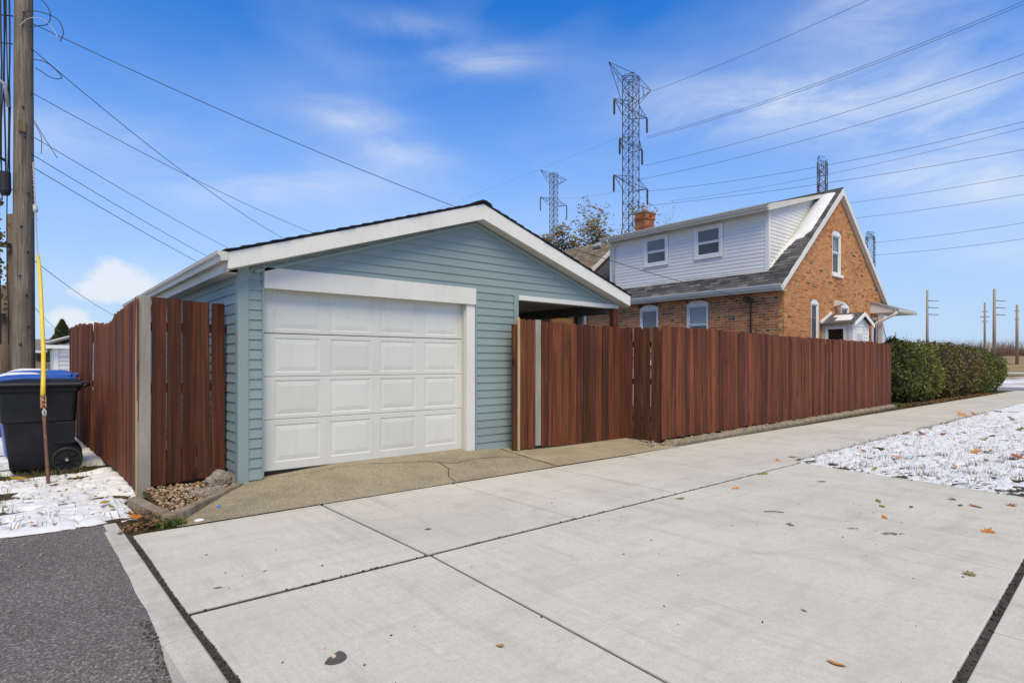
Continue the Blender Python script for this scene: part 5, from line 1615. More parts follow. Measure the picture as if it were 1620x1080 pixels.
up = wood_pole('utility_pole', PX, PY, 9.5, .155, .110, 'weathered grey brown utility pole with cables behind the trash carts')
# hardware along the pole
fx = .644; fy = .765
for (dz, du) in ((6.95, 0), (5.42, -.01), (4.95, .01), (5.05, 0), (4.05, .06), (3.5, -.03), (3.1, .05), (2.7, -.05), (2.4, .03), (1.9, .06), (1.6, -.04)):
    MB().lathe((PX + du - .0, PY - .135 - .01 * (dz < 3), dz), (0, -1, 0), [(.018, 0), (.018, .012), (.01, .016)], 8).build('bolt', M['black_metal'], up)
MB().box(PX - .07, PX + .03, PY - .165, PY - .130, 5.02, 5.20).build('bracket', M['pole2'], up, bevel=.006)
MB().tube([(PX - .23, PY - .05, 4.35), (PX - .23, PY - .05, 4.05), (PX - .22, PY - .05, 3.98)], [.075, .08, .05], 12).build('splice_box', M['black_metal'], up)
MB().tube([(PX - .60, PY - .1, 5.6), (PX - .40, PY - .1, 5.85), (PX - .24, PY - .08, 5.75), (PX - .18, PY - .05, 5.4)], .03, 8).build('riser_arm', M['steel'], up, smooth=True)
MB().tube([(PX - .55, PY - .1, 4.62), (PX - .36, PY - .1, 4.60), (PX - .22, PY - .08, 4.52)], .022, 8).build('bracket_arm', M['black_metal'], up, smooth=True)
for k in range(5):
    x0 = PX - .165 - .032 * k
    pts_ = [(x0 + .02 * math.sin(k), PY - .02 - .01 * k, 9.4)]
    for z in np.linspace(8.6, 1.6 if k in (1, 4) else 4.2 - .1 * k, 12):
        pts_.append((x0 - .012 * math.sin(z * 1.7 + k * 2) + (.03 if z > 5.6 else 0) * (k - 2) * .3, PY - .02 - .01 * k, z))
    MB().tube(pts_, .008 if k % 2 else .012, 6).build('riser_cable', M['wire'], up, smooth=True)
# loops of wire near the top
def loop(pts_, r_=.007, mat='wire'):
    P = [Vector(p) for p in pts_]; out = []
    for i in range(len(P) - 1):
        p0 = P[max(i - 1, 0)]; p1 = P[i]; p2 = P[i + 1]; p3 = P[min(i + 2, len(P) - 1)]
        for k in range(6):
            t_ = k / 6
            out.append(.5 * ((2 * p1) + (p2 - p0) * t_ + (2 * p0 - 5 * p1 + 4 * p2 - p3) * t_ ** 2 + (3 * p1 - p0 - 3 * p2 + p3) * t_ ** 3))
    out.append(P[-1])
    return MB().tube(out, r_, 5).build('wire_loop', M[mat], up, smooth=True)
loop([(PX + .12, PY - .1, 7.25), (PX + .24, PY - .15, 7.22), (PX + .33, PY - .2, 7.05), (PX + .31, PY - .2, 6.86), (PX + .2, PY - .15, 6.80), (PX + .08, PY - .12, 6.76)])
loop([(PX - .02, PY - .14, 6.72), (PX + .02, PY - .16, 6.95), (PX + .20, PY - .17, 7.02), (PX + .42, PY - .25, 6.95), (PX + .50, PY - .3, 6.75), (PX + .46, PY - .3, 6.58)])
loop([(PX - .05, PY - .15, 6.70), (PX + .05, PY - .17, 6.85), (PX + .2, PY - .2, 6.90), (PX + .34, PY - .22, 6.82), (PX + .44, PY - .28, 6.62)], .006, 'alum')
loop([(PX + .12, PY - .1, 6.25), (PX + .30, PY - .16, 6.22), (PX + .48, PY - .25, 6.02), (PX + .36, PY - .2, 5.98), (PX + .15, PY - .1, 6.12)])
loop([(PX + .13, PY - .1, 5.22), (PX + .22, PY - .12, 5.0), (PX + .22, PY - .12, 4.72)], .005)
loop([(PX + .13, PY - .1, 5.26), (PX + .26, PY - .12, 5.0), (PX + .43, PY - .12, 4.70)], .005)
# stub pole behind
sp_ = thing('stub_pole', (-.13, 13.55, -.1), 'short brown stub pole with a stepped top behind the utility pole', 'pole')
MB().tube([(-.06, 13.62, -.1), (-.06, 13.62, 3.92)], [.155, .14], 18).build('shaft', M['pole2'], sp_, smooth=True)
MB().tube([(-.22, 13.58, -.1), (-.20, 13.58, 2.66)], [.10, .085], 14).build('splint', M['pole2'], sp_, smooth=True)
MB().obox((-.22, 13.45, 3.35), (1, 0, 0), (0, 1, 0), (0, 0, 1), .09, .03, .04).build('strap', M['black_metal'], sp_)
MB().obox((-.27, 13.45, 2.12), (1, 0, 0), (0, 1, 0), (0, 0, 1), .06, .03, .04).build('strap', M['black_metal'], sp_)
# guy wire with guard
gy = thing('guy_wire', (.215, 7.83, 0), 'guy wire with bright yellow plastic guard and rusty rod before the black cart', 'guy wire')
A0 = Vector((.215, 7.83, -.02)); A1 = Vector((.165, 8.86, 1.10)); TOP = Vector((.145, 12.25, 4.55))
B0 = Vector((.190, 8.55, .92))
MB().tube([(.222, 7.80, -.08), (.213, 7.95, .18), (.205, 8.15, .43), (.198, 8.30, .62), (.196, 8.36, .70)], [.017, .017, .016, .016, .02], 10).build('anchor_rod', M['rust'], gy, smooth=True)
MB().tube([(.196, 8.36, .70), (.185, 8.41, .75), (.20, 8.43, .78), (.19, 8.44, .80)], .012, 8).build('eye_loop', M['steel'], gy, smooth=True)
MB().tube([(.206, 8.36, .70), (.213, 8.41, .75), (.196, 8.43, .785)], .010, 8).build('eye_loop', M['steel'], gy, smooth=True)
MB().obox((.192, 8.49, .855), (0, .62, .78), (1, 0, 0), (0, -.78, .62), .085, .028, .018).build('clamp', M['rustor'], gy, bevel=.008)
for k in (-1, 0, 1):
    MB().lathe((.192, 8.475 + .035 * k, .85 + .045 * k), (0, -.78, .62), [(.014, .015), (.014, .03)], 6).build('clamp_bolt', M['rust'], gy)
g0 = Vector((.189, 8.52, .93)); g1 = Vector((.175, 10.40, 2.78))
pts_ = []
for i in range(9):
    f_ = i / 8; p = g0.lerp(g1, f_); p.x += .022 * math.sin(f_ * math.pi) + .004 * math.sin(f_ * 9); pts_.append(p)
MB().tube(pts_, [.025, .024, .023, .022, .022, .022, .022, .022, .022], 14).build('guard', M['yellow'], gy, smooth=True)
MB().tube([g0 + Vector((0, -.06, -.06)), g0], .008, 6).build('strand', M['steel'], gy)
MB().tube([g1, TOP], .008, 6).build('strand', M['steel'], gy)
q0 = g1.lerp(TOP, .35); hel = []
for i in range(90):
    f_ = i / 89; p = q0.lerp(TOP, f_); a_ = f_ * 70
    hel.append(p + Vector((.016 * math.cos(a_), -.01 * math.sin(a_), .012 * math.sin(a_))))
MB().tube(hel, .0045, 4).build('grip_wrap', M['alum'], gy, smooth=True)
MB().tube([g1.lerp(TOP, .44), g1.lerp(TOP, .50)], .03, 10).build('insulator', M['alum'], gy, smooth=True)

def wire(a_, b_, sag, r_, label, mat='wire', group='service wires from the utility pole', cat='wire', n=28):
    a_ = Vector(a_); b_ = Vector(b_); pts_ = []
    for i in range(n + 1):
        f_ = i / n; p = a_.lerp(b_, f_); p.z -= sag * 4 * f_ * (1 - f_); pts_.append(p)
    o = MB().tube(pts_, r_, 5).build('overhead_wire', M[mat], origin=a_, smooth=True)
    return tag(o, label, cat, group)
wire((.12, 12.3, 6.83), (14.36, 7.68, 2.98), .42, .0065, 'black service wire from utility pole over the garage to the house mast')
wire((.12, 12.3, 6.42), (8.9, 21.3, 5.2), .42, .0065, 'steep black wire from utility pole dropping behind the garage roof')
wire((.12, 12.3, 5.70), (14.5, 24.0, 6.1), .55, .0055, 'black wire under the service drop, ending behind the garage roof slope')
wire((.12, 12.3, 5.00), (20.0, 44.5, 7.2), .7, .006, 'thin grey wire, uppermost of three running away past the garage eave', 'wire_far')
wire((.12, 12.3, 4.70), (19.0, 46.0, 6.5), .7, .006, 'thin grey wire, middle one of three running away past the garage eave', 'wire')
wire((.12, 12.3, 4.50), (17.0, 42.0, 5.35), .6, .0065, 'thin dark wire, lowest of three running away past the garage eave', 'wire')
wire((.12, 12.6, 3.05), (7.0, 46.0, 4.2), .6, .006, 'faint wire crossing the white cloud left of the garage', 'wire_far')
wire((.12, 12.6, 2.30), (3.0, 42.0, 3.0), .5, .0045, 'low dark wire running to the white garage behind the fence', 'wire_far')
wire((-.1, 12.4, 6.9), (-9.0, 15.0, 6.6), .2, .010, 'black wire leaving the utility pole to the left, near its top')
wire((-.1, 12.4, 6.45), (-9.0, 15.0, 6.3), .2, .008, 'black wire leaving the utility pole to the left, below the topmost')
wire((-.1, 12.4, 4.1), (-9.0, 16.0, 4.4), .2, .008, 'black wire leaving the utility pole to the left by the splice box')
# vine with dark leaves on the riser cables
vn = MB()
for i in range(420):
    z = random.choice((random.gauss(3.7, .35), random.gauss(3.0, .3), random.gauss(2.2, .35)))
    x = -.36 + random.gauss(0, .10); y = 12.9 + random.uniform(-.2, .2)
    a_ = random.uniform(0, 6.28); s_ = random.uniform(.02, .045)
    d1 = Vector((math.cos(a_), .3, math.sin(a_))).normalized() * s_; d2 = Vector((-math.sin(a_), random.uniform(-.5, .5), math.cos(a_))).normalized() * s_ * .7
    c_ = Vector((x, y, z)); vn.add([c_ - d1, c_ - d2, c_ + d1, c_ + d2], [(0, 1, 2, 3)])
vt = thing('climbing_vine', (-.36, 12.9, 0), 'withered dark vine climbing the cables left of the utility pole', 'vine')
vo = vn.build('leaves', M['hedge_brown'], vt, fix=False); vo['kind'] = 'stuff'
MB().tube([(-.33, 12.95, -.02), (-.36, 12.9, 1.2), (-.30, 12.9, 2.2), (-.38, 12.9, 2.7), (-.33, 12.9, 3.3), (-.30, 12.9, 4.2)], .012, 6).build('stem', M['bark'], vt, smooth=True)

# ------------------------------------------------------------------ PYLONS AND TRANSMISSION LINES
PDIR = Vector((.80, -.60, 0))          # cross-arm direction
def pylon(base, h, w, arms, label, mat, rb=.05, spread=1.9, splay=.46, legs_to=None, az_=-18):
    t = thing('pylon', base, label, 'pylon', 'lattice pylons behind the house')
    b = Vector(base); ca, sa = math.cos(R(az_)), math.sin(R(az_))
    ux = Vector((ca, sa, 0)); uy = Vector((-sa, ca, 0))
    def half(z):
        f_ = z / h
        return w / 2 * (1 + (spread - 1) * max(0, (splay - f_) / splay) * 2.0)
    def c(i, z):
        sx, sy = ((-1, -1), (1, -1), (1, 1), (-1, 1))[i]
        return b + ux * sx * half(z) + uy * sy * half(z) + Vector((0, 0, z))
    for i in range(4):
        MB().tube([c(i, z) for z in (0, h * splay * .5, h * splay, h)], rb * 1.25, 4).build('leg', M[mat], t)
    z = 0; br = MB(); k = 0
    while z < h - .3:
        dz = max(1.0, half(z) * 2.0 * .95); z2 = min(h, z + dz)
        for i in range(4):
            j = (i + 1) % 4
            br.bar(c(i, z), c(j, z2), rb * .55, 4); br.bar(c(j, z), c(i, z2), rb * .55, 4)
            br.bar(c(i, z2), c(j, z2), rb * .5, 4)
        z = z2; k += 1
    br.build('bracing', M[mat], t, fix=False)
    for (za, ln, up_, ins, kind) in arms:
        tie = up_ if kind == 'top' else 1.3
        for s_ in (-1, 1):
            l2 = ln[0] if s_ < 0 else ln[1]
            if l2 <= 0: continue
            tip = b + ux * s_ * l2 + Vector((0, 0, za + up_))
            am = MB()
            for sy in (-1, 1):
                p1 = b + ux * s_ * half(za) + uy * sy * half(za) + Vector((0, 0, za))
                p2 = b + ux * s_ * half(za) + uy * sy * half(za) + Vector((0, 0, za + tie))
                am.bar(p1, tip, rb * .8, 4); am.bar(p2, tip, rb * .7, 4)
                for f_ in (.33, .66):
                    am.bar(p1.lerp(tip, f_), p2.lerp(tip, f_), rb * .4, 4)
                am.bar(p2, p1.lerp(tip, .5), rb * .4, 4)
            am.build('crossarm', M[mat], t, fix=False)
            if ins:
                io = MB().tube([tip, tip + Vector((0, 0, -ins))], .10 if mat == 'pylon' else .09, 6)
                # discs
                for q in range(6):
                    io.lathe(tip + Vector((0, 0, -ins * (q + 1) / 7)), (0, 0, 1), [(.15, -.04), (.15, .04)], 8)
                io.build('insulator', M[mat], t, fix=False)
    return t
def at(u, v, t_):
    """point on the line of sight used to survey far landmarks"""
    dx = (u - 810) / 922; dz = (574 - v) / 922
    return Vector(((.64409 + .76495 * dx) * t_, (.76495 - .64409 * dx) * t_, CZ + dz * t_))
p = at(998, 574, 72)
pylon((p.x, p.y, -.2), 36.9, 1.45, [(33.4, (4.9, 4.9), 3.4, 0, 'top'), (32.0, (3.7, 3.9), .9, 1.9, 'a'), (27.8, (2.5, 2.7), .7, 1.9, 'a'), (22.9, (3.8, 4.0), .9, 2.0, 'a')], 'tall dark lattice pylon rising behind the brick chimney', 'pylon', .055, 2.3, .50, az_=7)
p = at(876, 574, 113)
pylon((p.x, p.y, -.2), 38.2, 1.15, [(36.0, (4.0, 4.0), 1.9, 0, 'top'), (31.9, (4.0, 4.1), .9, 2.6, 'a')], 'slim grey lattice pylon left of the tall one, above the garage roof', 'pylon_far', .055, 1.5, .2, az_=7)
p = at(1301, 574, 104)
pylon((p.x, p.y, -.2), 37.2, 1.35, [(34.9, (2.1, 2.1), 3.0, 0, 'top'), (35.0, (1.9, 1.9), .3, 2.0, 'a'), (32.4, (2.2, 2.2), .6, 2.6, 'a')], 'grey lattice pylon whose head shows above the house ridge', 'pylon', .048, 1.5, .3, az_=7)
p = at(1377, 574, 96)
pylon((p.x, p.y, -.2), 22.3, 1.1, [(21.6, (1.4, .4), 1.3, 0, 'top')], 'short lattice pylon showing beside the right slope of the house gable', 'pylon', .042, 3.0, .62, az_=7)
GL = 'high voltage lines crossing the sky above the house'
for i, (u1, v1, t1, u2, v2, t2, sg, lb) in enumerate((
        (1032, 144.7, 71, 1520, -68, 47, .4, 'topmost power line, leaving the tip of the tall pylon'),
        (1023, 216, 72, 1700, -32, 44, .9, 'power line below the topmost, upper strand of a close pair'),
        (1023, 219, 72.5, 1700, -27, 44.3, .9, 'power line below the topmost, lower strand of a close pair'),
        (1020, 262, 72, 1700, 58, 46, .7, 'power line below the close pair, ending at the upper right edge'),
        (1012, 284, 72, 1700, 88, 47, .8, 'power line from the middle of the tall pylon to the right edge'),
        (1025, 302.5, 72, 1700, 172, 50, .9, 'power line just above the house ridge pylon, rising to the right'),
        (1060, 318, 110, 1700, 182, 60, 1.0, 'fainter power line crossing another above the house roof'),
        (1025, 325.5, 72, 1700, 222, 52, .5, 'power line passing behind the head of the ridge pylon'),
        (1300, 326, 104, 1700, 262, 66, .4, 'power line right of the house peak, upper one'),
        (1300, 350, 104, 1700, 294, 66, .4, 'thin power line right of the house peak, second one down'),
        (1379, 384, 96, 1700, 339, 70, .3, 'power line leaving the short pylon, upper of two'),
        (1379, 404, 96, 1700, 366, 70, .3, 'power line leaving the short pylon, lower of two'),
        (877, 313, 113, 1000, 297, 72, .5, 'faint power line between the slim pylon and the tall pylon'),
        (500, 400, 200, 1000, 210, 72, .5, 'faint power line running left from the tall pylon'))):
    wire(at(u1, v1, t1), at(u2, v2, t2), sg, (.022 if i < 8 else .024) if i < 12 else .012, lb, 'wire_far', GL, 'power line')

# ------------------------------------------------------------------ TREES, HEDGE, FAR THINGS
def leaf_cloud(mb, c, r, n, size, flat=1.0):
    for _ in range(n):
        v = Vector((random.gauss(0, 1), random.gauss(0, 1), random.gauss(0, 1))); v.normalize(); v *= r * random.random() ** .45
        p = Vector(c) + Vector((v.x, v.y, v.z * flat)); s_ = size * random.uniform(.6, 1.3)
        a_ = Vector((random.uniform(-1, 1), random.uniform(-1, 1), random.uniform(-1, 1))).normalized(); b_ = a_.orthogonal().normalized()
        mb.add([p - a_ * s_, p - b_ * s_ * .55, p + a_ * s_, p + b_ * s_ * .55], [(0, 1, 2, 3)])
def tree(name, base, h, spread, label, leafmat, leaves, seed, lsize=.16, bare=0.0, zsplit=.3, depth=5):
    rs = random.Random(seed)
    t = thing(name, base, label, 'tree')
    trunk = MB(); tips = []
    def grow(p, d, ln, r_, lev):
        n = 4; pts_ = [p]; rad = [r_]
        for i in range(n):
            d = (d + Vector((rs.gauss(0, .10), rs.gauss(0, .10), rs.gauss(.03, .06)))).normalized()
            p = p + d * ln / n; pts_.append(p); rad.append(r_ * (1 - .38 * (i + 1) / n))
        trunk.tube(pts_, rad, 6 if lev < 2 else 4, cap=False)
        if lev >= depth:
            tips.append(p); return
        if lev >= depth - 1: tips.append(pts_[2])
        k = 3 if lev < 3 else rs.choice((2, 3))
        for i in range(k):
            a_ = rs.uniform(0, 6.28); tilt = rs.uniform(.35, .85) * spread
            o = d.orthogonal().normalized(); o.rotate(Matrix.Rotation(a_, 3, d))
            nd = (d * math.cos(tilt) + o * math.sin(tilt)).normalized()
            grow(pts_[rs.choice((3, 4, 4))], nd, ln * rs.uniform(.62, .80), rad[-1] * .72, lev + 1)
    grow(Vector(base) + Vector((0, 0, -.1)), Vector((0, 0, 1)), h * zsplit, h * .022, 0)
    trunk.build('trunk', M['bark'], t, smooth=True, fix=False)
    if leaves:
        mb = MB()
        for p in tips:
            if rs.random() < bare: continue
            leaf_cloud(mb, p, h * .045, leaves, lsize)
        o = mb.build('crown', leafmat, t, fix=False); o['kind'] = 'stuff'
    return t
p = at(985, 574, 40); tree('autumn_tree', (p.x, p.y, -.1), 14.6, .95, 'sparse autumn tree with golden leaves behind the chimney', M['leaf_gold'], 17, 12, .13, .20, .27, 6)
p = at(925, 574, 42); tree('autumn_tree', (p.x, p.y, -.1), 12.6, 1.0, 'lower golden brown tree above the tan neighbour roof', M['leaf_gold'], 22, 5, .14, .10, .27, 6)
p = at(1052, 574, 44); tree('bare_tree', (p.x, p.y, -.1), 15.2, .9, 'nearly bare twiggy tree top right of the chimney', M['leaf_gold'], 1, 31, .10, .6, .30, 6)
# hedge shrubs
def shrub(name, c, half, label, mat, seed, n=9000, size=.044, group='clipped shrubs of the sidewalk hedge', power=2.7):
    rs = np.random.default_rng(seed)
    t = thing(name, (c[0], c[1], 0), label, 'shrub', group)
    # superellipsoid samples
    v = rs.normal(size=(n, 3)); v /= np.linalg.norm(v, axis=1)[:, None]
    hx, hy, hz_ = half
    k = (np.abs(v) ** power).sum(1) ** (-1 / power)
    rad = np.empty(n)
    for i in range(n):
        a_, b_, c_ = v[i]
        rad[i] = 1 + .34 * fbm(a_ * 2.2 + seed, b_ * 2.2, c_ * 2.2, 3) + .22 * fbm(a_ * 6 + seed, b_ * 6, c_ * 6, 2)
    depth_ = 1 - np.abs(rs.normal(0, .09, n))
    stray = rs.random(n) < .015
    depth_[stray] = 1 + rs.random(stray.sum()) * .12
    P = v * (k * rad * depth_)[:, None] * np.array([hx, hy, hz_]) + np.array([c[0], c[1], c[2]])
    P[:, 2] = np.maximum(P[:, 2], .03)
    A = rs.normal(size=(n, 3)); A[:, 2] += .3; A /= np.linalg.norm(A, axis=1)[:, None]
    B = np.cross(A, rs.normal(size=(n, 3))); B /= np.linalg.norm(B, axis=1)[:, None]
    s_ = size * rs.uniform(.6, 1.35, n)[:, None]
    V = np.concatenate([P - A * s_, P - B * s_ * .5, P + A * s_, P + B * s_ * .5], 1).reshape(-1, 3)
    V -= np.array([c[0], c[1], 0])
    me = bpy.data.meshes.new('foliage')
    me.from_pydata(V.tolist(), [], [(4 * i, 4 * i + 1, 4 * i + 2, 4 * i + 3) for i in range(n)])
    me.materials.append(mat)
    o = bpy.data.objects.new('foliage', me); put(o, t, (c[0], c[1], 0)); o['kind'] = 'stuff'
    bm = bmesh.new(); bmesh.ops.create_icosphere(bm, subdivisions=4, radius=1)
    for q in bm.verts:
        d = q.co.normalized(); kk = (abs(d.x) ** power + abs(d.y) ** power + abs(d.z) ** power) ** (-1 / power)
        rr_ = .84 * (1 + .20 * fbm(d.x * 2.2 + seed, d.y * 2.2, d.z * 2.2, 3))
        q.co = Vector((d.x * hx, d.y * hy, d.z * hz_)) * kk * rr_
    me = bpy.data.meshes.new('dark_core'); bm.to_mesh(me); bm.free(); me.materials.append(M['hedge_core'])  # solid core painted shade-dark so the shrub is not see-through
    o = bpy.data.objects.new('dark_core', me); put(o, t, (c[0], c[1], c[2]))
    tw = MB()
    for i in range(14):
        a_ = rs.uniform(0, 6.28); sx = c[0] + math.cos(a_) * hx * .7; sy = c[1] + math.sin(a_) * hy * .7
        tw.bar((sx, sy, -.03), (sx + rs.normal(0, .1), sy + rs.normal(0, .1), c[2]), .012, 4)
        zt_ = c[2] + hz_ * rs.uniform(.9, 1.0)
        tw.bar((sx, sy, zt_ - .2), (sx + rs.normal(0, .15), sy + rs.normal(0, .15), zt_ + rs.uniform(.05, .28)), .006, 4, .002)
    tw.build('twigs', M['twig'], t, fix=False)['kind'] = 'stuff'
    return t
shrub('hedge_shrub', (22.1, 6.72, 1.02), (1.05, .84, 1.04), 'dark green shrub at the near end of the hedge beside the fence', M['hedge_dark'], 1, 13000)
shrub('hedge_shrub', (24.2, 6.75, .98), (1.35, .86, 1.04), 'lighter olive shrub, second from the fence in the hedge', M['hedge_olive'], 2, 11000)
shrub('hedge_shrub', (26.6, 6.72, .98), (1.5, .88, 1.07), 'brownish shrub in the middle of the hedge', M['hedge_brown'], 3, 11000)
shrub('hedge_shrub', (29.3, 6.75, .95), (1.6, .90, 1.04), 'browning green shrub past the middle of the hedge', M['hedge_brown'], 4, 9000)
shrub('hedge_shrub', (31.8, 6.75, .95), (1.6, .94, 1.04), 'green shrub, last but one towards the street end of the hedge', M['hedge_green'], 5, 9000)
shrub('hedge_shrub', (34.0, 6.75, .93), (1.3, .95, .92), 'rounded green shrub at the street end of the hedge', M['hedge_green'], 6, 8000)
# leaf litter under the hedge
def flat_leaves(name, pts, mat, label, smin, smax, parent=None):
    mb = MB()
    for (x, y, z) in pts:
        a_ = random.uniform(0, 6.28); s_ = random.uniform(smin, smax); tl = random.uniform(-.35, .35); t2 = random.uniform(-.3, .3)
        d = Vector((math.cos(a_), math.sin(a_), tl)) * s_; e = Vector((-math.sin(a_), math.cos(a_), t2)) * s_ * .55
        c_ = Vector((x, y, z)); mb.add([c_ - d, c_ - e, c_ + d, c_ + e], [(0, 1, 2, 3)])
    return tag(mb.build(name, mat, fix=False), label, 'leaves', kind='stuff')
flat_leaves('leaf_litter', [(random.uniform(20.2, 31), 5.75 + random.gauss(.02, .12), .015 + random.random() * .03) for _ in range(900)], M['leaf_brown'], 'brown leaf litter along the foot of the hedge', .03, .07)
flat_leaves('leaf_litter', [(.80 + random.gauss(0, .07), 5.62 + random.gauss(0, .16), .03 + random.random() * .03) for _ in range(90)], M['leaf_brown'], 'brown leaf litter gathered beside the curved concrete edging', .015, .035)
flat_leaves('leaf_litter', [(.74 + random.gauss(0, .09), 5.42 + random.gauss(0, .07), .012 + random.random() * .015) for _ in range(90)], M['leaf_brown'], 'dead needles and leaf scraps where kerb meets sidewalk', .012, .03)
flat_leaves('leaf_litter', [(random.uniform(7.5, 11), random.uniform(.6, 3.2), .014) for _ in range(170)], M['leaf_olive'], 'small scattered leaf scraps on the lawn snow', .008, .022)
pts = [(20.0 + random.uniform(0, 1.2), random.uniform(5.75, 6.6), -.01, 14, .06) for _ in range(90)]
blades('grass_blades', pts, M['weed'], .03, .09, .004, 'green grass between fence end and hedge', .8)

# ------------------------------------------------------------------ NEIGHBOUR HOUSE (behind the garage and brick house)
nb = thing('neighbour_house', (18.7, 20, 0), 'neighbouring house with tan shingle roof and brick gable behind the garage', 'house')
NX, NZ, NS, NY0, NY1 = 18.7, 6.36, .79, 15.45, 26.0
def nz(x): return NZ - abs(x - NX) * NS
nwall = bpy.data.objects.new('gable_wall', None); put(nwall, nb, (NX, NY0, 0))
brick_wall(nwall, lambda z: (max(14.9, NX - (NZ - .12 - z) / NS), 20.2), [], 3.0, 6.2, lambda s_, d, z: (s_, NY0 + d, z), ['brick_far', 'brick_dark'], 0, 8, None, 'mortar', 6, .3)
MB().box(14.92, 22.4, NY0 + .11, NY1, -.1, 3.3).build('house_wall', M['brick_far'], nb)
MB().box(14.93, 22.4, NY0 + .02, NY0 + .10, -.1, 2.99).build('base_wall', M['brick_far'], nb)
for sgn in (-1, 1):
    xe = NX + sgn * 4.05
    MB().prism([(NX, NY0 - .12, NZ - .03), (xe, NY0 - .12, nz(xe) - .03), (xe, NY0 - .12, nz(xe)), (NX, NY0 - .12, NZ)], (0, NY1 - NY0 + .2, 0)).build('roof', M['shingle_tan'], nb)
    MB().prism([(NX, NY0 - .145, NZ - .0), (xe, NY0 - .145, nz(xe) - .0), (xe, NY0 - .145, nz(xe) - .17), (NX, NY0 - .145, NZ - .21)], (0, .024, 0)).build('rake_board', M['white'], nb)
rf = MB(); sl_ = math.sqrt(1 + NS * NS)
nvec = Vector((-NS, 0, 1)).normalized()
for i in range(36):
    x0 = 14.65 + i * .142 / sl_
    if x0 > NX - .05: break
    y = NY0 - .12 - (.15 if i % 2 else 0)
    while y < NY1:
        a_ = max(y, NY0 - .12); b_ = y + .30; y += .303
        if b_ - a_ < .05: continue
        x1 = min(x0 + .19 / sl_, NX); up = random.uniform(.012, .02)
        A = Vector((x0, 0, nz(x0))); B = Vector((x1, 0, nz(x1)))
        q = []
        for (P_, u_) in ((A, .001), (B, .0005), (B, .003), (A, up)):
            w_ = P_ + nvec * u_
            q.append(w_)
        rf.add([(q[0].x, a_, q[0].z), (q[1].x, a_, q[1].z), (q[1].x, b_, q[1].z), (q[0].x, b_, q[0].z), (q[3].x, a_, q[3].z), (q[2].x, a_, q[2].z), (q[2].x, b_, q[2].z), (q[3].x, b_, q[3].z)],
               [(4, 5, 6, 7), (0, 1, 5, 4), (2, 3, 7, 6), (3, 0, 4, 7)])
o = rf.build('shingles', M['shingle_tan'], nb, fix=False); o['kind'] = 'stuff'
vp = slope = Vector((18.35, 16.2, nz(18.35)))
MB().obox(vp + Vector((0, 0, .10)), (1, 0, NS), (0, 1, 0), (-NS, 0, 1), .18, .22, .07).build('roof_vent', M['slate'], nb, bevel=.02)

# ------------------------------------------------------------------ FAR LEFT: white garage, conifers, fences
wg = thing('far_garage', (3.2, 38, 0), 'small white clapboard garage with snowy roof beyond the trash carts', 'garage')
MB().box(1.24, 5.2, 35.06, 42, -.1, 2.02).build('wall', M['garage_far'], wg)
z = .0
while z < 2.0:
    MB().hexa([(1.36, 35.02, z), (5.2, 35.02, z), (5.2, 35.06, z), (1.36, 35.06, z), (1.36, 35.045, z + .2), (5.2, 35.045, z + .2), (5.2, 35.06, z + .2), (1.36, 35.06, z + .2)]).build('siding_board', M['garage_far'], wg)
    z += .2
MB().box(1.19, 1.355, 35.0, 35.058, -.1, 2.02).build('corner_board', M['winframe'], wg)
MB().box(1.215, 1.238, 36.4, 38.6, 0, 1.85).build('door', M['winframe'], wg)
for sgn in (-1, 1):
    xm = 3.2; xe = xm + sgn * 2.4
    MB().prism([(xm, 34.7, 2.95), (xe, 34.7, 2.12), (xe, 34.7, 2.20), (xm, 34.7, 3.04)], (0, 7.6, 0)).build('roof', M['farroof'], wg)
    MB().prism([(xm, 34.69, 3.05), (xe, 34.69, 2.21), (xe, 34.69, 2.27), (xm, 34.69, 3.12)], (0, 7.6, 0)).build('roof_snow', M['snow'], wg)
MB().box(.78, 5.6, 34.66, 34.688, 1.98, 2.14).build('fascia', M['winframe'], wg)
MB().prism([(1.2, 35.03, 2.03), (5.2, 35.03, 2.03), (3.2, 35.03, 2.9)], (0, .05, 0)).build('gable_panel', M['garage_far'], wg)
fh = thing('far_house', (.5, 60, 0), 'low tan building with white eaves behind the yellow guy guard', 'building')
MB().box(.1, 4, 56, 64, -.1, 2.05).build('wall', M['farwall'], fh)
MB().box(.9, 1.35, 55.97, 55.99, .9, 1.9).build('door', M['brick_far'], fh)
MB().box(.25, .75, 55.97, 55.99, 1.0, 1.8).build('window', M['inner'], fh)
MB().prism([(-.5, 55.3, 2.05), (4.6, 55.3, 2.05), (4.6, 55.3, 2.22), (-.5, 55.3, 2.22)], (0, 9, 0)).build('eaves', M['winframe'], fh)
MB().prism([(-.5, 55.3, 2.22), (-.5, 64.3, 2.22), (-.5, 59.8, 3.2)], (5, 0, 0)).build('roof', M['farroof'], fh)
ff = thing('far_fence', (.8, 44, 0), 'grey brown board fence in front of the low tan building', 'fence')
for k in range(16):
    MB().box(.15 + k * .11, .245 + k * .11, 44, 44.03, -.1, 1.35 + .02 * (k % 3)).build('fence_board', M['farwood'], ff)
gp = thing('gate_post', (1.9, 30, 0), 'weathered board post at the corner of the white garage', 'post')
MB().box(1.66, 1.98, 32.0, 32.08, -.05, 1.88).build('board', M['farwood'], gp); MB().box(1.64, 2.0, 31.98, 32.1, 1.88, 1.93).build('cap', M['rust'], gp)
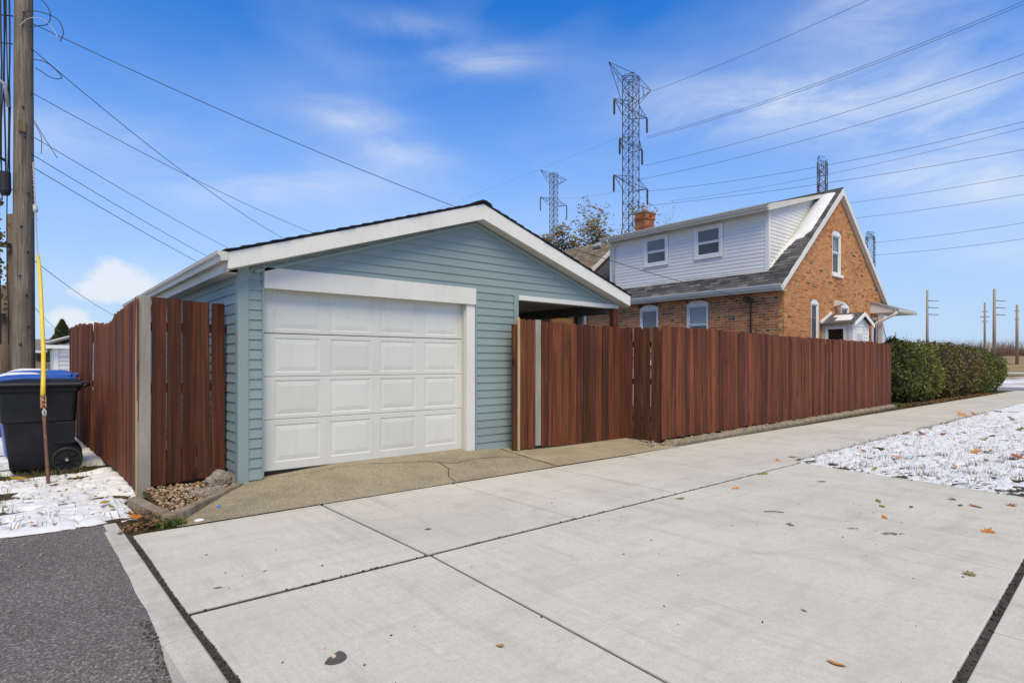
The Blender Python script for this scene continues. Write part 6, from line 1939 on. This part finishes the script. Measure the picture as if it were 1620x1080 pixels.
def conifer(x, y, h, r_, label, n=5200):
    t = thing('arborvitae', (x, y, 0), label, 'tree', 'pointed evergreens behind the white garage')
    MB().bar((x, y, -.1), (x, y, h * .9), .08, 6, .02).build('trunk', M['bark'], t)
    mb = MB()
    for _ in range(n):
        f_ = random.random() ** .75
        rad = r_ * (1 - f_) ** .72 * (1 + .22 * mnoise.noise((math.cos(f_ * 9) * 2, f_ * 8, x)))
        a_ = random.uniform(0, 6.28); rad *= random.uniform(.72, 1.05) * (1 + .18 * mnoise.noise((math.cos(a_) * 2.5, math.sin(a_) * 2.5, f_ * 7)))
        p_ = Vector((x + rad * math.cos(a_), y + rad * math.sin(a_), .05 + h * f_)); s_ = random.uniform(.05, .11)
        d = Vector((math.cos(a_) * .5 + random.uniform(-.5, .5), math.sin(a_) * .5 + random.uniform(-.5, .5), 1)).normalized() * s_; e = d.orthogonal().normalized() * s_ * .5
        mb.add([p_ - d, p_ - e, p_ + d, p_ + e], [(0, 1, 2, 3)])
    o = mb.build('crown', M['conifer'], t, fix=False); o['kind'] = 'stuff'
conifer(1.95, 46, 3.95, 1.15, 'pointed yellow green evergreen behind the white garage, the larger one')
conifer(3.05, 49, 3.85, .85, 'smaller dark evergreen peeking over the end of the alley fence')
# far scrub beyond the alley
def brush(name, pts, mat, label, hmin, hmax, n, w=.02):
    mb = MB()
    for (x, y, z, s_) in pts:
        for _ in range(n):
            a_ = random.uniform(0, 6.28); bx_, by_ = x + random.gauss(0, s_), y + random.gauss(0, s_)
            h_ = random.uniform(hmin, hmax); l_ = h_ * random.uniform(.1, .6)
            tip = Vector((bx_ + math.cos(a_) * l_, by_ + math.sin(a_) * l_, z + h_))
            d = Vector((.8, -.6, 0)) * w
            m_ = Vector((bx_, by_, z)).lerp(tip, .6) + Vector((random.gauss(0, .1), random.gauss(0, .1), 0)) * h_
            b_ = Vector((bx_, by_, z))
            mb.add([b_ - d, b_ + d, m_ + d * .6, m_ - d * .6, tip], [(0, 1, 2, 3), (3, 2, 4)])
    return tag(mb.build(name, mat, fix=False), label, 'brush', kind='stuff')
brush('far_brush', [(random.uniform(-9, -1.2), random.uniform(60, 80), -.1, .8) for _ in range(60)], M['brush'], 'bare brown brush at the far end of the alley', 1.2, 3.2, 40, .03)
fb = thing('far_house', (-4, 70, 0), 'distant low house with brown roof at the left photo edge', 'building')
MB().box(-9, -1.5, 72, 80, -.1, 1.9).build('wall', M['farwall'], fb)
MB().prism([(-9.5, 71.5, 1.9), (-9.5, 80.5, 1.9), (-9.5, 76, 3.4)], (8.4, 0, 0)).build('roof', M['farroof'], fb)
# brush and bare trees on the prairie bank
pts = []
for _ in range(150):
    y = random.uniform(0, 60); x = random.uniform(165, 205); pts.append((x, y, berm_z(x, y), 1.2))
brush('bank_brush', pts, M['brush_red'], 'reddish brown brush along the top of the prairie bank', .8, 2.2, 60, .05)
pts = []
for _ in range(60):
    y = random.uniform(5, 60); x = random.uniform(185, 225); pts.append((x, y, berm_z(x, y), 1.4))
brush('bank_brush', pts, M['brush'], 'pale bare scrub trees behind the prairie bank', 2.2, 5.2, 70, .04)
# tall line poles
def line_pole(u, vt, t_, label, arms, r_=.24):
    p_ = at(u, vt, t_); zb_ = berm_z(p_.x, p_.y) - .3
    t = thing('line_pole', (p_.x, p_.y, zb_), label, 'pole', 'tall wooden line poles beyond the street')
    MB().tube([(p_.x, p_.y, zb_), (p_.x, p_.y, p_.z)], [r_ * 1.1, r_ * .72], 10).build('shaft', M['farpole'], t, smooth=True)
    d = Vector((.765, -.644, 0))
    for (dz, ln, both) in arms:
        a_ = Vector((p_.x, p_.y, p_.z - dz))
        if both:
            MB().bar(a_ - d * ln, a_ + d * ln, .06, 5).build('crossarm', M['pylon'], t)
        else:
            MB().bar(a_, a_ + d * .8 + Vector((0, 0, .06)), .09, 6).build('insulator', M['pylon'], t)
            MB().bar(a_ + d * 1.0, a_ + d * ln, .11, 6).build('conductor_clamp', M['steel'], t)
line_pole(1467, 459, 110, 'tall line pole standing behind the near end of the hedge', [(2.0, 2.0, False), (3.3, 2.0, False), (4.6, 2.0, False)])
line_pole(1558, 478, 112, 'thinner line pole left of the tallest one', [(1.8, .6, True), (2.8, .9, True), (3.7, .6, True)], .2)
line_pole(1573, 457, 108, 'tallest line pole near the street end of the hedge', [(2.2, 2.1, False), (3.5, 2.1, False), (4.8, 2.1, False)], .28)
line_pole(1609, 482, 112, 'line pole nearest the right edge of the photo', [(1.2, .5, True), (2.8, .5, True)], .26)
line_pole(1565, 541, 112, 'short cut off pole between the two taller line poles', [], .22)
line_pole(1417, 525, 112, 'slim pole top just right of the porch roof', [], .12)

# ------------------------------------------------------------------ SMALL THINGS ON THE GROUND
cap_px = [(513.3, 1049.6), (519.2, 1041.7), (526.7, 1036.7), (533.3, 1031.7), (538.3, 1030.4), (544.2, 1032.5), (548.3, 1036.7), (548.8, 1040), (545, 1044.2), (538.3, 1048.3), (530, 1050.4), (521.7, 1051.3)]
cp = []
for (u, v) in cap_px:
    d = at(u, v, 1.0) - Vector((0, 0, CZ)); k = -CZ / d.z
    cp.append((d.x * k, d.y * k, -.004))
cv = MB().prism(cp, (0, 0, .010)).build('valve_cover', M['cap'], bevel=.002)
tag(cv, 'small dark iron valve cover half buried in the nearest sidewalk slab', 'valve cover')
d = at(528, 1040.5, 1.0) - Vector((0, 0, CZ)); k = -CZ / d.z
MB().lathe((d.x * k, d.y * k, .006), (0, 0, 1), [(.011, 0), (.011, .005), (.008, .007)], 10).build('bolt', M['capb'], cv)
# fallen leaves
def leaf_mesh(kind, seed):
    rs = random.Random(seed); mb = MB()
    if kind == 'maple':
        ang_ = [(-90, .25), (-60, .75), (-38, .48), (0, .95), (22, .55), (55, 1.0), (75, .6), (90, 1.15), (105, .6), (125, 1.0), (158, .55), (180, .95), (218, .48), (240, .75), (270, .25)]
        out = [(r_ * math.cos(R(a_)), r_ * math.sin(R(a_))) for a_, r_ in ang_]
    else:
        out = [(.40 * math.sin(math.pi * f_) * s_, -1 + 2 * f_) for s_ in (1,) for f_ in np.linspace(0, 1, 7)] + [(-.40 * math.sin(math.pi * f_), -1 + 2 * f_) for f_ in np.linspace(1, 0, 7)[1:-1]]
    def zc(x, y): return .16 * x * x + .10 * y * y + .10 * math.sin(3 * x + seed) * math.cos(2 * y + seed)
    mb.v = [(0, 0, zc(0, 0) - .02)] + [(x, y, zc(x, y)) for x, y in out]
    n = len(out); mb.f = [(0, 1 + i, 1 + (i + 1) % n) for i in range(n)]
    b_ = len(mb.v); mb.v += [(0, -.3, .02), (.03, -.3, .02), (.1, -1.15, .15), (.07, -1.15, .15)]; mb.f.append((b_, b_ + 1, b_ + 2, b_ + 3))
    me = mb.mesh('leaf_' + kind, fix=False); return me
LM = {'maple': [leaf_mesh('maple', i) for i in range(3)], 'oval': [leaf_mesh('oval', i + 5) for i in range(3)]}
for k_ in LM:
    for me in LM[k_]: me.materials.append(M['leaf_orange'])
def leaf(x, y, kind, mat, size, label, z=.006, tilt=.25, group='fallen leaves'):
    o = bpy.data.objects.new('fallen_leaf', random.choice(LM[kind])); put(o, None, (x, y, z))
    o.scale = (size, size, size); o.rotation_euler = (random.uniform(-tilt, tilt), random.uniform(-tilt, tilt), random.uniform(0, 6.28))
    o.material_slots[0].link = 'OBJECT'; o.material_slots[0].material = M['leaf_' + mat]
    return tag(o, label, 'leaf', group)
for (x, y, kd, mt_, sz, lb) in (
    (8.14, 3.66, 'maple', 'orange', .07, 'orange leaf at the snow corner on the sidewalk edge'),
    (7.69, 3.64, 'oval', 'orange', .065, 'orange leaf on the joint beside the snow corner'),
    (6.63, 3.32, 'oval', 'olive', .075, 'olive leaf on the slab just before the snow corner'),
    (5.64, 3.12, 'oval', 'orange', .055, 'small orange leaf on the driveway slab near the long joint'),
    (4.82, 3.23, 'oval', 'olive', .055, 'olive leaf just below the long joint, mid driveway'),
    (6.70, 2.70, 'oval', 'ochre', .06, 'ochre leaf alone on the slab below the lawn edge'),
    (6.15, 1.97, 'oval', 'olive', .055, 'olive leaf, upper of a close pair on the right slab'),
    (5.97, 1.88, 'oval', 'ochre', .055, 'ochre leaf, lower of a close pair on the right slab'),
    (5.52, 1.72, 'oval', 'orange', .045, 'small orange leaf under the close pair of leaves'),
    (6.14, 1.70, 'oval', 'olive', .045, 'olive scrap of leaf right of the close pair'),
    (6.79, 1.53, 'oval', 'olive', .07, 'olive leaf close to the lawn edge on the right slab'),
    (6.55, 1.43, 'oval', 'olive', .05, 'second olive leaf below the one near the lawn edge'),
    (6.61, 1.33, 'oval', 'orange', .07, 'orange leaf near the lawn edge at the right'),
    (5.69, 1.08, 'maple', 'orange', .060, 'rust orange leaf with stem on the right slab'),
    (4.45, .93, 'maple', 'olive', .045, 'olive folded leaf above the dark expansion joint'),
    (2.69, 1.02, 'oval', 'orange', .042, 'orange oval leaf at the bottom right of the big slab'),
    (3.14, 1.35, 'oval', 'red', .02, 'tiny red leaf scrap on the big slab'),
    (.87, 3.67, 'oval', 'olive', .032, 'olive leaf on the first slab near the kerb joint'),
    (1.68, 2.08, 'oval', 'ochre', .028, 'small yellow leaf on the nearest slab past the valve cover'),
    (3.9, .42, 'oval', 'ochre', .06, 'ochre leaf beyond the expansion joint at the right edge'),
    (6.9, 1.13, 'maple', 'orange', .06, 'orange leaf near the right edge below the lawn')):
    leaf(x, y, kd, mt_, sz, lb)
for (x, y, kd, mt_, sz, lb) in (
    (17.76, 3.85, 'maple', 'orange', .17, 'large orange leaf standing on the far snow beside the sidewalk'),
    (18.4, 3.75, 'oval', 'red', .09, 'red leaf next to the large orange leaf on far snow'),
    (18.45, 3.5, 'oval', 'ochre', .10, 'yellow leaf right of the red leaf on far snow'),
    (17.49, 2.88, 'maple', 'ochre', .11, 'yellow leaf on the far snow at right'),
    (12.54, 3.31, 'maple', 'red', .10, 'dark red curled leaf on the mid snow'),
    (12.32, 3.49, 'oval', 'orange', .08, 'small orange leaf left of the dark red one'),
    (12.44, 2.37, 'maple', 'ochre', .11, 'golden curled leaf on the snow, upper right'),
    (10.55, 2.11, 'maple', 'orange', .11, 'orange maple leaf, left of the pair in mid snow'),
    (10.72, 2.00, 'maple', 'ochre', .11, 'golden maple leaf, right of the pair in mid snow'),
    (10.45, 1.65, 'maple', 'red', .10, 'red maple leaf on snow at the right edge'),
    (8.85, 1.99, 'oval', 'ochre', .085, 'ochre leaf on near snow below the pair'),
    (9.12, 2.70, 'maple', 'orange', .075, 'orange leaf with olive half on near snow'),
    (8.44, 2.88, 'oval', 'olive', .05, 'olive leaf in a grass tuft on near snow'),
    (8.34, 2.59, 'maple', 'ochre', .06, 'yellow olive leaf in the grass tuft near the lawn edge'),
    (7.90, 2.57, 'oval', 'olive', .05, 'small olive leaf at the very edge of the lawn'),
    (8.88, 3.11, 'oval', 'olive', .05, 'green leaf on snow near the sidewalk corner'),
    (14.7, 2.27, 'maple', 'olive', .10, 'olive leaf on far snow at the right edge'),
    (12.72, 3.03, 'oval', 'orange', .08, 'faded orange leaf right of the dark red one'),
    (8.46, 1.53, 'oval', 'olive', .07, 'olive leaf in near snow below the ochre leaf'),
    (9.7, 1.85, 'oval', 'brown', .06, 'brown leaf half sunk in the snow below the pair'),
    (9.4, 3.2, 'oval', 'brown', .05, 'small brown leaf on snow along the sidewalk'),
    (10.6, 3.0, 'oval', 'brown', .055, 'brown leaf on snow left of the golden curled leaf')):
    leaf(x, y, kd, mt_, sz, lb, z=.022, tilt=.5)
for (x, y, kd, mt_, sz, lb) in (
    (-.02, 8.25, 'oval', 'ochre', .09, 'ochre leaf on snow in front of the black cart'),
    (.26, 7.74, 'oval', 'ochre', .08, 'tan leaf at the foot of the rusty anchor rod'),
    (.40, 7.9, 'oval', 'red', .05, 'red brown leaf right of the anchor rod'),
    (.04, 6.93, 'maple', 'red', .05, 'red leaf in the snow left of the anchor rod'),
    (.29, 6.63, 'oval', 'olive', .06, 'olive leaf in the snow in front of the cart'),
    (.0, 6.03, 'oval', 'ochre', .055, 'ochre leaf on snow near the asphalt edge'),
    (.06, 5.90, 'oval', 'orange', .035, 'small orange leaf at the asphalt edge'),
    (.57, 6.33, 'oval', 'ochre', .06, 'ochre leaf in the snow beside the curved edging'),
    (.60, 6.10, 'oval', 'olive', .06, 'olive leaf nearest the curved edging'),
    (.71, 5.60, 'maple', 'orange', .06, 'bright orange leaf against the curved concrete edging')):
    leaf(x, y, kd, mt_, sz, lb, z=.055, tilt=.4)
# clumps of dirt, stick, pebble
def clump(x, y, rx, ry, label, mat='mud', rot=0.5, n=26):
    mb = MB(); 
    for i in range(n):
        a_ = random.uniform(0, 6.28); q = random.random() ** .6
        px_, py_ = rx * q * math.cos(a_), ry * q * math.sin(a_)
        X_ = x + px_ * math.cos(rot) - py_ * math.sin(rot); Y_ = y + px_ * math.sin(rot) + py_ * math.cos(rot)
        r_ = random.uniform(.2, .5) * min(rx, ry)
        mb.obox((X_, Y_, r_ * .14), (random.random(), random.random(), 0), (-random.random(), random.random(), 0), (0, 0, 1), r_, r_ * .8, r_ * .14)
    o = mb.build('dirt_clump', M[mat], fix=False); return tag(o, label, 'dirt', kind='stuff')
clump(4.74, 2.15, .05, .025, 'small clump of dirt left of the faint joint on the driveway')
clump(5.07, 1.53, .10, .028, 'long smear of dirt on the driveway slab at right', rot=-.6)
clump(5.0, 1.78, .045, .018, 'thin smear of dirt left of the long one', rot=-.6)
clump(2.43, 3.91, .028, .018, 'dark mud crumb on the second sidewalk slab', 'patch')
clump(3.35, 1.62, .0, .012, 'single small pebble on the big slab', 'tanstone', n=1)
st_ = MB().tube([(4.95, 2.47, .008), (5.0, 2.42, .012), (5.06, 2.35, .006)], .0035, 5).build('twig', M['bark'], smooth=True); tag(st_, 'short dark twig lying across the faint driveway joint', 'twig')
# small grit scattered over the slabs
mb = MB()
for i in range(130):
    x = random.uniform(.75, 7.3); y = random.uniform(.7, 5.1)
    r_ = random.choice((.002, .003, .004, .005))
    mb.obox((x, y, r_ * .4), (random.random(), random.random(), .1), (-random.random(), random.random(), .1), (0, 0, 1), r_ * random.uniform(.7, 1.8), r_ * .6, r_ * .5)
tag(mb.build('slab_grit', M['joint'], fix=False), 'fine dark grit scattered over the sidewalk slabs', 'grit', kind='stuff')
mb = MB()
for i in range(60):
    x = random.uniform(-1.4, .45); y = random.uniform(2.3, 5.6); r_ = random.uniform(.004, .010)
    mb.obox((x, y, alley_z(x, y) + r_ * .4), (random.random(), random.random(), .1), (-random.random(), random.random(), .1), (0, 0, 1), r_ * random.uniform(.7, 1.5), r_ * .7, r_ * .6)
tag(mb.build('asphalt_pebbles', M['rock'], fix=False), 'pale pebbles scattered over the alley asphalt', 'pebbles', kind='stuff')

# debris lying in the snow
flat_leaves('leaf_litter', [(random.uniform(-1.6, .85), random.uniform(5.85, 8.7), .030 + random.random() * .012) for _ in range(330)], M['leaf_brown'], 'brown leaf crumbs and twigs trodden into the verge snow', .008, .030)
pts = []
while len(pts) < 1300:
    x = 7.4 + random.random() ** 1.5 * 11; y = random.uniform(.3, 3.8)
    if snow_keep(x, y) and fbm(x * 1.1, y * 2.2, 9, 3) > -.08: pts.append((x, y, .004 + random.random() * .008))
flat_leaves('leaf_litter', pts, M['soil_scrap'], 'dark scraps of grass and leaf over the lawn snow', .008, .024)
